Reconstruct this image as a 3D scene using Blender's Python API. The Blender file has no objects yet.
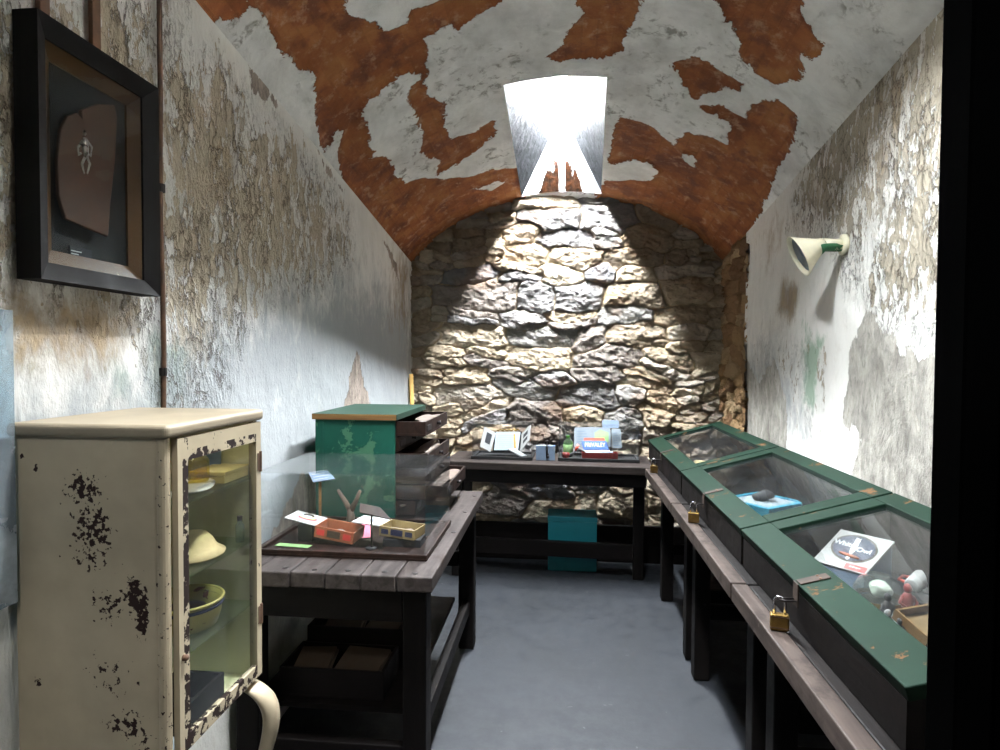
import bpy, bmesh, math, random
import numpy as np
from mathutils import Vector, Matrix
random.seed(7)
SC = bpy.context.scene
COL = SC.collection
SC.view_settings.view_transform = 'Standard'
SC.view_settings.look = 'None'
SC.view_settings.gamma = 1
SC.view_settings.use_curve_mapping = False
SC.view_settings.exposure = 0.48
SC.cycles.use_denoising = True
SC.cycles.max_bounces = 10
SC.cycles.diffuse_bounces = 6
SC.cycles.transparent_max_bounces = 16
SC.cycles.caustics_reflective = False
SC.cycles.caustics_refractive = False
SC.cycles.sample_clamp_indirect = 12.0

# ---------------------------------------------------------------- camera
F = 620.0
CAM = Vector((0, 0, 1.6))
RC = (Matrix.Rotation(math.radians(5.7), 3, 'Z') @ Matrix.Rotation(math.radians(90 - 1.66), 3, 'X')
      @ Matrix.Rotation(math.radians(0.3), 3, 'Z'))
cd = bpy.data.cameras.new('camera')
cam = bpy.data.objects.new('camera', cd)
COL.objects.link(cam)
cam.matrix_world = Matrix.Translation(CAM) @ RC.to_4x4()
cd.sensor_width = 36
cd.lens = F * 36 / 1000
cd.clip_start = 0.02
SC.camera = cam

def ray(px, py):
    return RC @ Vector(((px - 500) / F, -(py - 375) / F, -1))
def at(px, py, x=None, y=None, z=None):
    """point of the room seen at a pixel, on the plane x, y or z"""
    d = ray(px, py)
    t = (x - CAM.x) / d.x if x is not None else (y - CAM.y) / d.y if y is not None else (z - CAM.z) / d.z
    return CAM + d * t

# ---------------------------------------------------------------- room numbers
XL, XR, YB = -1.212, 1.224, 4.94
YF = 0.32                      # inner face of the front wall
ZS = lambda y: 2.355 + 0.14 * (YB - y)      # springing of the vault
RISE = 0.522
XC = (XL + XR) / 2
HW = (XR - XL) / 2
RV = (HW * HW + RISE * RISE) / (2 * RISE)
ZV = lambda x, y: ZS(y) + RISE - RV + math.sqrt(max(RV * RV - (x - XC) ** 2, 0.0))

# ---------------------------------------------------------------- materials
def rgb(r, g, b):
    f = lambda v: ((v / 255) / 12.92) if v / 255 <= 0.04045 else ((v / 255 + 0.055) / 1.055) ** 2.4
    return (f(r), f(g), f(b), 1.0)

class N:
    def __init__(s, name):
        s.m = bpy.data.materials.new(name)
        s.m.use_nodes = True
        s.t = s.m.node_tree
        s.t.nodes.clear()
        s.out = s.t.nodes.new('ShaderNodeOutputMaterial')
    def new(s, typ, **kw):
        n = s.t.nodes.new(typ)
        for k, v in kw.items():
            setattr(n, k, v)
        return n
    def link(s, a, b):
        s.t.links.new(a, b)
    def put(s, sock, v):
        if isinstance(v, bpy.types.NodeSocket):
            s.link(v, sock)
        elif v is not None:
            sock.default_value = v
    def coord(s, scale=(1, 1, 1), kind='Object'):
        tc = s.new('ShaderNodeTexCoord')
        mp = s.new('ShaderNodeMapping')
        s.link(tc.outputs[kind], mp.inputs[0])
        mp.inputs['Scale'].default_value = scale
        return mp.outputs[0]
    def noise(s, vec, scale=5, detail=6, rough=0.6, dist=0.0, color=False):
        n = s.new('ShaderNodeTexNoise')
        s.link(vec, n.inputs['Vector'])
        n.inputs['Scale'].default_value = scale
        n.inputs['Detail'].default_value = detail
        n.inputs['Roughness'].default_value = rough
        n.inputs['Distortion'].default_value = dist
        return n.outputs['Color' if color else 'Fac']
    def voro(s, vec, scale=5, feature='DISTANCE_TO_EDGE', out='Distance'):
        n = s.new('ShaderNodeTexVoronoi', feature=feature)
        s.link(vec, n.inputs['Vector'])
        n.inputs['Scale'].default_value = scale
        return n.outputs[out]
    def math(s, op, a, b=None, clamp=False):
        n = s.new('ShaderNodeMath', operation=op, use_clamp=clamp)
        s.put(n.inputs[0], a)
        if b is not None:
            s.put(n.inputs[1], b)
        return n.outputs[0]
    def vadd(s, a, b, k=1.0):
        q = s.new('ShaderNodeVectorMath', operation='SCALE')
        s.put(q.inputs[0], b); q.inputs['Scale'].default_value = k
        n = s.new('ShaderNodeVectorMath', operation='ADD')
        s.put(n.inputs[0], a); s.put(n.inputs[1], q.outputs[0])
        return n.outputs[0]
    def step(s, v, lo, hi, a=0.0, b=1.0):
        n = s.new('ShaderNodeMapRange', interpolation_type='SMOOTHSTEP')
        s.put(n.inputs[0], v)
        n.inputs[1].default_value = lo; n.inputs[2].default_value = hi
        n.inputs[3].default_value = a; n.inputs[4].default_value = b
        return n.outputs[0]
    def mix(s, fac, a, b, blend='MIX'):
        n = s.new('ShaderNodeMix', data_type='RGBA', blend_type=blend)
        s.put(n.inputs[0], fac); s.put(n.inputs[6], a); s.put(n.inputs[7], b)
        return n.outputs[2]
    def ramp(s, fac, stops):
        n = s.new('ShaderNodeValToRGB')
        while len(n.color_ramp.elements) < len(stops):
            n.color_ramp.elements.new(0.5)
        for e, (p, c) in zip(n.color_ramp.elements, stops):
            e.position = p; e.color = c
        s.put(n.inputs[0], fac)
        return n.outputs[0]
    def attr(s, name, out='Fac'):
        n = s.new('ShaderNodeAttribute')
        n.attribute_name = name
        return n.outputs[out]
    def bump(s, h, strength=0.5, dist=0.01, normal=None):
        n = s.new('ShaderNodeBump')
        n.inputs['Strength'].default_value = strength
        n.inputs['Distance'].default_value = dist
        s.put(n.inputs['Height'], h)
        if normal is not None:
            s.put(n.inputs['Normal'], normal)
        return n.outputs[0]
    def pbr(s, color, rough=0.6, metal=0.0, normal=None, spec=0.5, coat=0.0, trans=0.0):
        b = s.new('ShaderNodeBsdfPrincipled')
        s.put(b.inputs['Base Color'], color)
        s.put(b.inputs['Roughness'], rough)
        s.put(b.inputs['Metallic'], metal)
        b.inputs['Specular IOR Level'].default_value = spec
        b.inputs['Coat Weight'].default_value = coat
        b.inputs['Transmission Weight'].default_value = trans
        if normal is not None:
            s.put(b.inputs['Normal'], normal)
        s.link(b.outputs[0], s.out.inputs[0])
        return s.m

def plain(name, c, rough=0.6, metal=0.0, var=0.15, scale=30, bump=0.15, spec=0.5):
    n = N(name)
    v = n.coord()
    f = n.noise(v, scale, 5, 0.6)
    dark = tuple(x * (1 - var * 2) for x in c[:3]) + (1,)
    lite = tuple(min(1, x * (1 + var)) for x in c[:3]) + (1,)
    col = n.ramp(f, [(0.3, dark), (0.7, lite)])
    return n.pbr(col, n.step(f, 0.2, 0.8, rough * 0.85, min(1, rough * 1.15)), metal, n.bump(f, bump, 0.004), spec)

def wood(name, a, b, c=None, axis=1, rough=0.65, scale=1.0, bump=0.4):
    """grain runs along the axis"""
    n = N(name)
    sc = [14 * scale] * 3
    sc[axis] = 1.1 * scale
    v = n.coord(tuple(sc))
    g = n.noise(v, 2.2, 8, 0.65, 0.6)
    w = n.noise(n.coord(), 5.0 * scale, 7, 0.7)
    col = n.ramp(g, [(0.28, a), (0.72, b)])
    if c:
        col = n.mix(n.step(w, 0.54, 0.68, 0, 0.8), col, c)
    return n.pbr(col, n.step(w, 0.3, 0.7, rough - 0.1, rough + 0.12), 0, n.bump(n.math('ADD', g, n.math('MULTIPLY', w, 0.5)), bump, 0.004), 0.14)

def chipped(name, paint, under, thresh=0.62, scale=7, rough=0.5, axis=None, spots=None, fs=78):
    """old paint worn through to what lies beneath"""
    n = N(name)
    v = n.coord()
    big = n.noise(v, scale, 8, 0.68, 0.3)
    tone = n.noise(v, 3.5, 5, 0.6)
    dk = tuple(x * 0.66 for x in paint[:3]) + (1,)
    col = n.ramp(tone, [(0.3, dk), (0.7, paint)])
    if axis is not None:
        s = [26, 26, 26]; s[axis] = 1.5
        gr = n.noise(n.coord(tuple(s)), 1.5, 5, 0.6)
        col = n.mix(n.step(gr, 0.35, 0.75, 0.0, 0.35), col, dk)
    chip = n.step(big, thresh, thresh + 0.012)
    if spots is not None:
        fine = n.noise(v, fs, 5, 0.6)
        sp = n.step(n.math('ADD', n.math('MULTIPLY', fine, 1.0), n.math('MULTIPLY', n.attr(spots), 0.50)), 0.80, 0.82)
        chip = n.math('MAXIMUM', chip, sp)
    col = n.mix(chip, col, under)
    h = n.math('SUBTRACT', n.math('MULTIPLY', tone, 0.3), chip)
    spec = 0.08 if 'case lid' in name or 'chest' in name else 0.22
    return n.pbr(col, n.mix(chip, (rough,) * 3 + (1,), (0.9,) * 3 + (1,)), 0, n.bump(h, 0.5, 0.003), spec)

def glass(name, tint=(0.93, 0.97, 0.96, 1), dust=0.02, rough=0.02, ior=1.45):
    n = N(name)
    tr = n.new('ShaderNodeBsdfTransparent'); tr.inputs[0].default_value = tint
    gl = n.new('ShaderNodeBsdfGlossy'); gl.inputs['Roughness'].default_value = rough
    lw = n.new('ShaderNodeLayerWeight'); lw.inputs[0].default_value = 0.5
    r0 = ((ior - 1) / (ior + 1)) ** 2
    fr = n.math('ADD', n.math('MULTIPLY', n.math('POWER', lw.outputs['Facing'], 5.0), 1 - r0), r0)
    mx = n.new('ShaderNodeMixShader')
    n.link(fr, mx.inputs[0]); n.link(tr.outputs[0], mx.inputs[1]); n.link(gl.outputs[0], mx.inputs[2])
    df = n.new('ShaderNodeBsdfDiffuse'); df.inputs[0].default_value = (0.55, 0.58, 0.6, 1)
    nz = n.noise(n.coord(), 6, 6, 0.6)
    m2 = n.new('ShaderNodeMixShader')
    n.put(m2.inputs[0], n.step(nz, 0.35, 0.75, dust * 0.4, dust * 1.6))
    n.link(mx.outputs[0], m2.inputs[1]); n.link(df.outputs[0], m2.inputs[2])
    n.link(m2.outputs[0], n.out.inputs[0])
    return n.m

def solid_glass(name, c, rough=0.03):
    n = N(name)
    return n.pbr(c, rough, 0, None, 0.5, 0, 0.9)

M = {}
M['plank'] = wood('worn grey brown planks', rgb(29, 24, 22), rgb(70, 63, 61), rgb(44, 33, 28), 1, 0.62)
M['plank_cross'] = wood('worn grey planks of the rear table', rgb(28, 23, 21), rgb(62, 55, 52), rgb(40, 32, 28), 0, 0.6)
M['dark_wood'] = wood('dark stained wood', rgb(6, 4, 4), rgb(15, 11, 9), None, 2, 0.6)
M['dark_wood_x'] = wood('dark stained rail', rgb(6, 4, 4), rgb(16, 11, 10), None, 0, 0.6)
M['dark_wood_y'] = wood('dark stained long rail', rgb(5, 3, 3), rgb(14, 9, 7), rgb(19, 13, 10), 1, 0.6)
M['rail_wood'] = wood('worn bench rail', rgb(34, 28, 25), rgb(76, 66, 61), rgb(28, 22, 19), 1, 0.6)
M['drawer_wood'] = wood('brown drawer wood', rgb(20, 13, 11), rgb(46, 31, 25), rgb(38, 27, 24), 1, 0.5)
M['raw_wood'] = wood('raw yellow wood', rgb(88, 64, 38), rgb(136, 104, 64), None, 0, 0.6)
M['stick'] = wood('pale straw wood', rgb(170, 130, 70), rgb(214, 176, 108), None, 2, 0.6)
M['green_case'] = chipped('green painted case lid', rgb(18, 38, 28), rgb(84, 63, 44), 0.615, 9, 0.6, None)
M['green_chest'] = chipped('green painted chest', rgb(30, 84, 70), rgb(66, 108, 84), 0.56, 5, 0.5, 2)
M['green_top'] = chipped('pale green chest top', rgb(40, 62, 52), rgb(78, 86, 74), 0.62, 8, 0.5, None)
M['cream'] = chipped('cream enamel over rust', rgb(166, 152, 128), rgb(38, 24, 21), 0.74, 7, 0.38, None, 'rust')
M['cream_top'] = chipped('toned down cream enamel top', rgb(140, 128, 108), rgb(60, 46, 38), 0.70, 9, 0.5)  # enamel darkened to tone down the skylight on the cabinet top
M['cream_door'] = chipped('chipped cream enamel door', rgb(168, 155, 131), rgb(28, 15, 10), 0.74, 7, 0.38, None, 'rust', 34)
M['cream_inside'] = plain('cream inside enamel', rgb(216, 213, 176), 0.45, 0, 0.06, 8, 0.05)
M['glass'] = glass('old pane', (0.965, 0.975, 0.96, 1), 0.012)
M['case_glass'] = glass('dusty case pane', (0.96, 0.975, 0.97, 1), 0.008, 0.02, 1.5)
M['picture_glass'] = glass('picture glass', (0.9, 0.92, 0.92, 1), 0.004, 0.03, 1.15)
M['clear'] = glass('acrylic cover', (0.99, 0.995, 0.998, 1), 0.010, 0.02, 1.28)
M['haze'] = glass('pale blue sheet', (0.55, 0.68, 0.75, 1), 0.30, 0.08)
M['shelf_glass'] = glass('green edged glass shelf', (0.9, 0.95, 0.88, 1), 0.02)
M['black'] = plain('flat black', rgb(20, 19, 20), 0.8, 0, 0.15, 12, 0.05)
M['black_gloss'] = plain('black lacquer', rgb(11, 9, 9), 0.7, 0, 0.2, 9, 0.1, 0.12)
M['gold'] = chipped('worn gilt', rgb(86, 58, 30), rgb(150, 130, 98), 0.68, 12, 0.4, None)
M['leather'] = plain('brown leather', rgb(76, 47, 28), 0.7, 0, 0.3, 7, 0.3)
M['silver'] = plain('tarnished silver', rgb(150, 145, 138), 0.3, 0.9, 0.3, 40, 0.3)
M['iron'] = plain('dark iron', rgb(44, 40, 40), 0.45, 0.7, 0.2, 40, 0.2)
M['tan_wood'] = plain('pale brown lining', rgb(120, 98, 66), 0.7, 0, 0.1, 20, 0.05)
M['hasp_iron'] = plain('brown worn iron strap', rgb(58, 48, 42), 0.7, 0.1, 0.3, 20, 0.3, 0.2)
M['rust_iron'] = plain('rusty pipe', rgb(92, 66, 48), 0.8, 0.2, 0.35, 14, 0.4)
M['chrome'] = plain('steel shackle', rgb(190, 190, 195), 0.15, 1.0, 0.05, 30, 0.02)
M['brass'] = plain('brass', rgb(132, 106, 56), 0.45, 0.9, 0.2, 30, 0.1)
M['paper'] = plain('white card', rgb(150, 150, 148), 0.7, 0, 0.04, 30, 0.05)
M['paper_blue'] = plain('cold white paper', rgb(136, 146, 153), 0.7, 0, 0.04, 30, 0.05)
M['ink'] = plain('black ink', rgb(30, 32, 38), 0.7, 0, 0.05, 30, 0.02)
M['grey_blue'] = plain('grey blue plate', rgb(112, 130, 152), 0.5, 0, 0.06, 30, 0.03)
M['white_text'] = plain('white lettering', rgb(186, 188, 188), 0.6, 0, 0.02, 30, 0.0)
M['navy'] = plain('navy print', rgb(18, 25, 58), 0.55, 0, 0.08, 30, 0.02)
M['blue'] = plain('blue tin', rgb(52, 88, 156), 0.4, 0, 0.1, 30, 0.03)
M['red'] = plain('red print', rgb(196, 44, 42), 0.5, 0, 0.08, 30, 0.02)
M['red_tin'] = plain('red brown tin', rgb(120, 36, 32), 0.4, 0, 0.2, 25, 0.05)
M['orange_box'] = plain('orange red cigar wrapper', rgb(142, 74, 42), 0.6, 0, 0.2, 25, 0.05)
M['yellow_box'] = plain('ochre cigar wrapper', rgb(128, 108, 66), 0.6, 0, 0.15, 25, 0.05)
M['pink'] = plain('pink card', rgb(222, 120, 146), 0.6, 0, 0.05, 30, 0.02)
M['lime'] = plain('pale green slip', rgb(150, 192, 128), 0.6, 0, 0.05, 30, 0.02)
M['tan'] = plain('tan card', rgb(56, 42, 29), 0.7, 0, 0.12, 20, 0.08)
M['bark'] = plain('grey driftwood', rgb(96, 82, 72), 0.8, 0, 0.3, 16, 0.6)
M['turquoise'] = plain('turquoise board', rgb(18, 108, 118), 0.5, 0, 0.06, 8, 0.05)
M['turquoise_box'] = plain('turquoise lacquered box', rgb(30, 132, 158), 0.4, 0, 0.06, 12, 0.03)
M['lump'] = plain('dark grey lump', rgb(44, 42, 44), 0.7, 0, 0.3, 22, 0.6)
M['yellow_glass'] = glass('yellow glass', (0.97, 0.86, 0.26, 1), 0.10)
M['green_glass'] = glass('lime bottle glass', (0.50, 0.90, 0.14, 1), 0.10)
M['clear_glass'] = glass('thin bottle glass', (0.86, 0.9, 0.86, 1), 0.06, 0.04, 1.5)
M['ball'] = solid_glass('blue green glass', (0.1, 0.55, 0.75, 1))
M['cloth'] = plain('white cloth', rgb(200, 200, 195), 0.9, 0, 0.06, 20, 0.3)
M['beige'] = plain('beige felt', rgb(196, 176, 132), 0.9, 0, 0.12, 20, 0.4)
M['enamel'] = chipped('yellow enamel', rgb(172, 160, 92), rgb(96, 48, 30), 0.64, 11, 0.35)
M['cream_book'] = plain('cream cardboard', rgb(226, 208, 140), 0.7, 0, 0.08, 20, 0.08)
M['coral'] = plain('coral plastic', rgb(214, 84, 66), 0.5, 0, 0.08, 20, 0.03)
M['shade'] = plain('cream enamel shade', rgb(222, 216, 190), 0.45, 0, 0.07, 14, 0.08)
M['green_spill'] = chipped('cream arm with green paint', rgb(58, 112, 78), rgb(206, 200, 176), 0.55, 16, 0.5)
M['jamb'] = plain('near black door frame', rgb(4, 4, 4), 1.0, 0, 0.2, 6, 0.05, 0.0)
M['rail_dark'] = M['dark_wood_y']

# ---------------------------------------------------------------- mesh helpers
def obj(name, bm, mat, parent=None, smooth=False, bevel=0.0, seg=2):
    """link a bmesh made in room coordinates as one object, kept in place under its parent"""
    bmesh.ops.recalc_face_normals(bm, faces=bm.faces)
    me = bpy.data.meshes.new(name)
    if parent is not None:
        bm.transform(root_matrix(parent).inverted())
    bm.to_mesh(me); bm.free()
    for m in (mat if isinstance(mat, (list, tuple)) else [mat]):
        me.materials.append(m)
    o = bpy.data.objects.new(name, me)
    COL.objects.link(o)
    if parent is not None:
        o.parent = parent
    if smooth:
        for p in me.polygons:
            p.use_smooth = True
    if bevel:
        b = o.modifiers.new('edge', 'BEVEL')
        b.width = bevel; b.segments = seg; b.limit_method = 'ANGLE'; b.angle_limit = math.radians(40)
    return o

def root_matrix(o):
    m = o.matrix_basis.copy()
    while o.parent is not None:
        o = o.parent
        m = o.matrix_basis @ m
    return m

def thing(name, label, cat, loc=(0, 0, 0), rotz=0.0, group=None):
    o = bpy.data.objects.new(name, None)
    o.empty_display_size = 0.05
    COL.objects.link(o)
    o.location = loc; o.rotation_euler = (0, 0, rotz)
    o['label'] = label; o['category'] = cat
    if group:
        o['group'] = group
    return o

def tag(o, label, cat, group=None):
    o['label'] = label; o['category'] = cat
    if group:
        o['group'] = group
    return o

def struct(o):
    o['kind'] = 'structure'
    return o

def rot(axis, deg):
    return Matrix.Rotation(math.radians(deg), 4, axis)

def box(bm, lo, hi, mtx=None, mi=0):
    """an axis box, optionally moved by a matrix"""
    vs = [bm.verts.new((x, y, z)) for x in (lo[0], hi[0]) for y in (lo[1], hi[1]) for z in (lo[2], hi[2])]
    fs = [(0, 1, 3, 2), (4, 6, 7, 5), (0, 4, 5, 1), (2, 3, 7, 6), (0, 2, 6, 4), (1, 5, 7, 3)]
    for q in fs:
        f = bm.faces.new([vs[i] for i in q]); f.material_index = mi
    if mtx is not None:
        for v in vs:
            v.co = mtx @ v.co
    return vs

def B(*boxes, m=None):
    bm = bmesh.new()
    for lo, hi in boxes:
        box(bm, lo, hi, m)
    return bm

def hexa(bm, bottom, top, mi=0):
    """a solid between two quads"""
    a = [bm.verts.new(p) for p in bottom]; b = [bm.verts.new(p) for p in top]
    n = len(a)
    bm.faces.new(a[::-1]).material_index = mi
    bm.faces.new(b).material_index = mi
    for i in range(n):
        bm.faces.new((a[i], a[(i + 1) % n], b[(i + 1) % n], b[i])).material_index = mi

def slab(bm, pts, thick, mi=0):
    """a flat polygon given a thickness along its own normal"""
    pts = [Vector(p) for p in pts]
    nrm = (pts[1] - pts[0]).cross(pts[-1] - pts[0]).normalized()
    hexa(bm, [p - nrm * thick for p in pts], pts, mi)

def lathe(bm, prof, mtx=None, seg=28, mi=0, cap=True):
    rings = []
    for r, z in prof:
        rings.append([bm.verts.new((r * math.cos(2 * math.pi * k / seg), r * math.sin(2 * math.pi * k / seg), z)) for k in range(seg)])
    for a, b in zip(rings, rings[1:]):
        for k in range(seg):
            bm.faces.new((a[k], a[(k + 1) % seg], b[(k + 1) % seg], b[k])).material_index = mi
    if cap:
        bm.faces.new(rings[0][::-1]).material_index = mi
        bm.faces.new(rings[-1]).material_index = mi
    if mtx is not None:
        for r in rings:
            for v in r:
                v.co = mtx @ v.co

def tube(bm, path, rad, seg=10, closed=False, cap=True):
    path = [Vector(p) for p in path]
    n = len(path)
    rads = rad if isinstance(rad, (list, tuple)) else [rad] * n
    rings = []
    up = None
    for i, p in enumerate(path):
        a = path[i - 1] if (i or closed) else p
        b = path[(i + 1) % n] if (i < n - 1 or closed) else p
        d = (b - a).normalized()
        if up is None:
            up = d.orthogonal().normalized()
        up = (up - d * up.dot(d)).normalized()
        s = d.cross(up)
        rings.append([bm.verts.new(p + (up * math.cos(2 * math.pi * k / seg) + s * math.sin(2 * math.pi * k / seg)) * rads[i]) for k in range(seg)])
    pairs = list(zip(rings, rings[1:])) + ([(rings[-1], rings[0])] if closed else [])
    for a, b in pairs:
        for k in range(seg):
            bm.faces.new((a[k], a[(k + 1) % seg], b[(k + 1) % seg], b[k]))
    if cap and not closed:
        bm.faces.new(rings[0][::-1]); bm.faces.new(rings[-1])

def blob(bm, c, r, seed=0, rough=0.18, sub=3, mtx=None):
    rnd = random.Random(seed)
    ret = bmesh.ops.create_icosphere(bm, subdivisions=sub, radius=1.0)
    ph = [(Vector((rnd.uniform(-1, 1), rnd.uniform(-1, 1), rnd.uniform(-1, 1))) * 3.2, rnd.uniform(0, 6)) for _ in range(7)]
    for v in ret['verts']:
        k = 1 + rough * sum(math.sin(v.co.dot(a) + p) for a, p in ph) / 3
        q = Vector((v.co.x * r[0] * k, v.co.y * r[1] * k, v.co.z * r[2] * k))
        v.co = (mtx @ q if mtx else q) + Vector(c)

def open_box(bm, lo, hi, t=0.006, m=None):
    x0, y0, z0 = lo; x1, y1, z1 = hi
    box(bm, (x0, y0, z0), (x1, y1, z0 + t), m)
    box(bm, (x0, y0, z0 + t), (x1, y0 + t, z1), m)
    box(bm, (x0, y1 - t, z0 + t), (x1, y1, z1), m)
    box(bm, (x0, y0 + t, z0 + t), (x0 + t, y1 - t, z1), m)
    box(bm, (x1 - t, y0 + t, z0 + t), (x1, y1 - t, z1), m)

def text(name, body, size, mtx, mat, parent, extrude=0.0006, sx=1.0):
    """raised lettering lying in the xy plane of mtx"""
    cu = bpy.data.curves.new(name, 'FONT')
    cu.body = body; cu.size = size; cu.extrude = extrude; cu.offset = size * 0.022; cu.resolution_u = 4
    cu.align_x = 'CENTER'; cu.align_y = 'CENTER'
    cu.materials.append(mat)
    tmp = bpy.data.objects.new(name, cu)
    COL.objects.link(tmp)
    bpy.context.view_layer.update()
    me = bpy.data.meshes.new_from_object(tmp.evaluated_get(bpy.context.evaluated_depsgraph_get()))
    bpy.data.objects.remove(tmp)
    me.materials.clear(); me.materials.append(mat)
    o = bpy.data.objects.new(name, me)
    COL.objects.link(o)
    o.parent = parent
    o.matrix_basis = root_matrix(parent).inverted() @ mtx @ Matrix.Diagonal((sx, 1, 1, 1))
    return o

def frame_of(origin, xdir, ydir):
    x = Vector(xdir).normalized(); y = Vector(ydir); y = (y - x * y.dot(x)).normalized(); z = x.cross(y)
    return Matrix(((x.x, y.x, z.x, origin[0]), (x.y, y.y, z.y, origin[1]), (x.z, y.z, z.z, origin[2]), (0, 0, 0, 1)))

# ---------------------------------------------------------------- numpy noise
def vnoise(x, y, seed):
    rs = np.random.RandomState(seed)
    g = rs.rand(128, 128)
    xi = np.floor(x).astype(int); yi = np.floor(y).astype(int)
    fx = x - xi; fy = y - yi
    fx = fx * fx * (3 - 2 * fx); fy = fy * fy * (3 - 2 * fy)
    a = g[xi % 128, yi % 128]; b = g[(xi + 1) % 128, yi % 128]
    c = g[xi % 128, (yi + 1) % 128]; d = g[(xi + 1) % 128, (yi + 1) % 128]
    return (a * (1 - fx) + b * fx) * (1 - fy) + (c * (1 - fx) + d * fx) * fy
def fbm(x, y, seed, oct=5, gain=0.5):
    s = np.zeros_like(x); amp = 1.0; tot = 0
    for o in range(oct):
        s += amp * vnoise(x * 2 ** o + 17.3 * o, y * 2 ** o + 5.1 * o, seed + o)
        tot += amp; amp *= gain
    return s / tot
def sstep(a, b, v):
    t = np.clip((v - a) / (b - a), 0, 1)
    return t * t * (3 - 2 * t)
def polysd(px, py, poly):
    """signed distance to a polygon, positive inside"""
    P = np.array(poly, float)
    d = np.full(px.shape, 1e9); inside = np.zeros(px.shape, bool)
    for i in range(len(P)):
        a = P[i]; b = P[(i + 1) % len(P)]
        ex, ey = b - a
        L = ex * ex + ey * ey + 1e-12
        t = np.clip(((px - a[0]) * ex + (py - a[1]) * ey) / L, 0, 1)
        d = np.minimum(d, np.hypot(px - a[0] - t * ex, py - a[1] - t * ey))
        c = ((a[1] > py) != (b[1] > py)) & (px < (b[0] - a[0]) * (py - a[1]) / (b[1] - a[1] + 1e-12) + a[0])
        inside ^= c
    return np.where(inside, d, -d)

def grid_mesh(name, P, mats, attrs=None, colors=None, mask=None, smooth=True):
    """P is an (n, m, 3) array; faces whose mask is True are left out"""
    n, m, _ = P.shape
    idx = np.arange(n * m).reshape(n, m)
    q = np.stack([idx[:-1, :-1], idx[1:, :-1], idx[1:, 1:], idx[:-1, 1:]], -1).reshape(-1, 4)
    if mask is not None:
        q = q[~mask.reshape(-1)]
    me = bpy.data.meshes.new(name)
    me.from_pydata(P.reshape(-1, 3).tolist(), [], q.tolist())
    for k, v in (attrs or {}).items():
        a = me.attributes.new(k, 'FLOAT', 'POINT')
        a.data.foreach_set('value', np.ascontiguousarray(v.reshape(-1), dtype=np.float32))
    for k, v in (colors or {}).items():
        a = me.attributes.new(k, 'FLOAT_COLOR', 'POINT')
        c = np.concatenate([v.reshape(-1, 3), np.ones((n * m, 1))], 1).astype(np.float32)
        a.data.foreach_set('color', np.ascontiguousarray(c.reshape(-1)))
    for mt in mats:
        me.materials.append(mt)
    if smooth:
        me.polygons.foreach_set('use_smooth', [True] * len(me.polygons))
    o = bpy.data.objects.new(name, me)
    COL.objects.link(o)
    return o

# ================================================================ SETTING
# ---- floor
def floor_mat():
    n = N('worn grey concrete')
    v = n.coord()
    a = n.noise(v, 1.3, 8, 0.62, 0.4); b = n.noise(v, 9, 8, 0.7); c = n.noise(v, 60, 4, 0.6)
    col = n.ramp(a, [(0.3, rgb(23, 26, 30)), (0.55, rgb(29, 32, 37)), (0.75, rgb(36, 40, 45))])
    col = n.mix(n.step(b, 0.55, 0.75, 0, 0.45), col, rgb(27, 29, 32))
    sp = n.voro(n.vadd(v, n.noise(v, 8, 3, 0.5, color=True), 0.2), 7, 'F1')
    col = n.mix(n.step(sp, 0.05, 0.07, 0.6, 0.0), col, rgb(88, 88, 88))
    col = n.mix(n.math('MULTIPLY', n.step(n.noise(v, 2.2, 3, 0.5), 0.55, 0.6), 0.0), col, rgb(90, 90, 90))
    h = n.math('ADD', n.math('MULTIPLY', b, 0.6), n.math('MULTIPLY', c, 0.3))
    return n.pbr(col, n.step(b, 0.3, 0.7, 0.5, 0.75), 0, n.bump(h, 0.25, 0.006), 0.4)
X, Y = np.meshgrid(np.linspace(-2.0, 2.0, 100), np.linspace(-2.0, 5.4, 190), indexing='ij')
Z = (fbm(X * 2, Y * 2, 3) - 0.5) * 0.006
struct(grid_mesh('floor', np.stack([X, Y, Z], -1), [floor_mat()]))

# ---- rubble stone
def stone_mat():
    n = N('rubble stone')
    v = n.coord()
    a = n.noise(v, 14, 8, 0.7, 0.5); b = n.noise(n.coord((1, 1, 2.6)), 26, 8, 0.7, 1.2)
    base = n.attr('stone', 'Color')
    col = n.mix(n.step(a, 0.3, 0.72, 0.0, 0.6), base, n.mix(1.0, base, (1.35, 1.3, 1.25, 1), 'MULTIPLY'))
    col = n.mix(n.step(b, 0.52, 0.75, 0, 0.5), col, n.mix(1.0, base, (0.55, 0.5, 0.45, 1), 'MULTIPLY'))
    h = n.math('ADD', n.math('MULTIPLY', a, 0.5), n.math('MULTIPLY', b, 0.7))
    return n.pbr(col, 0.85, 0, n.bump(h, 1.0, 0.03), 0.08)
STONE = stone_mat()

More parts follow.
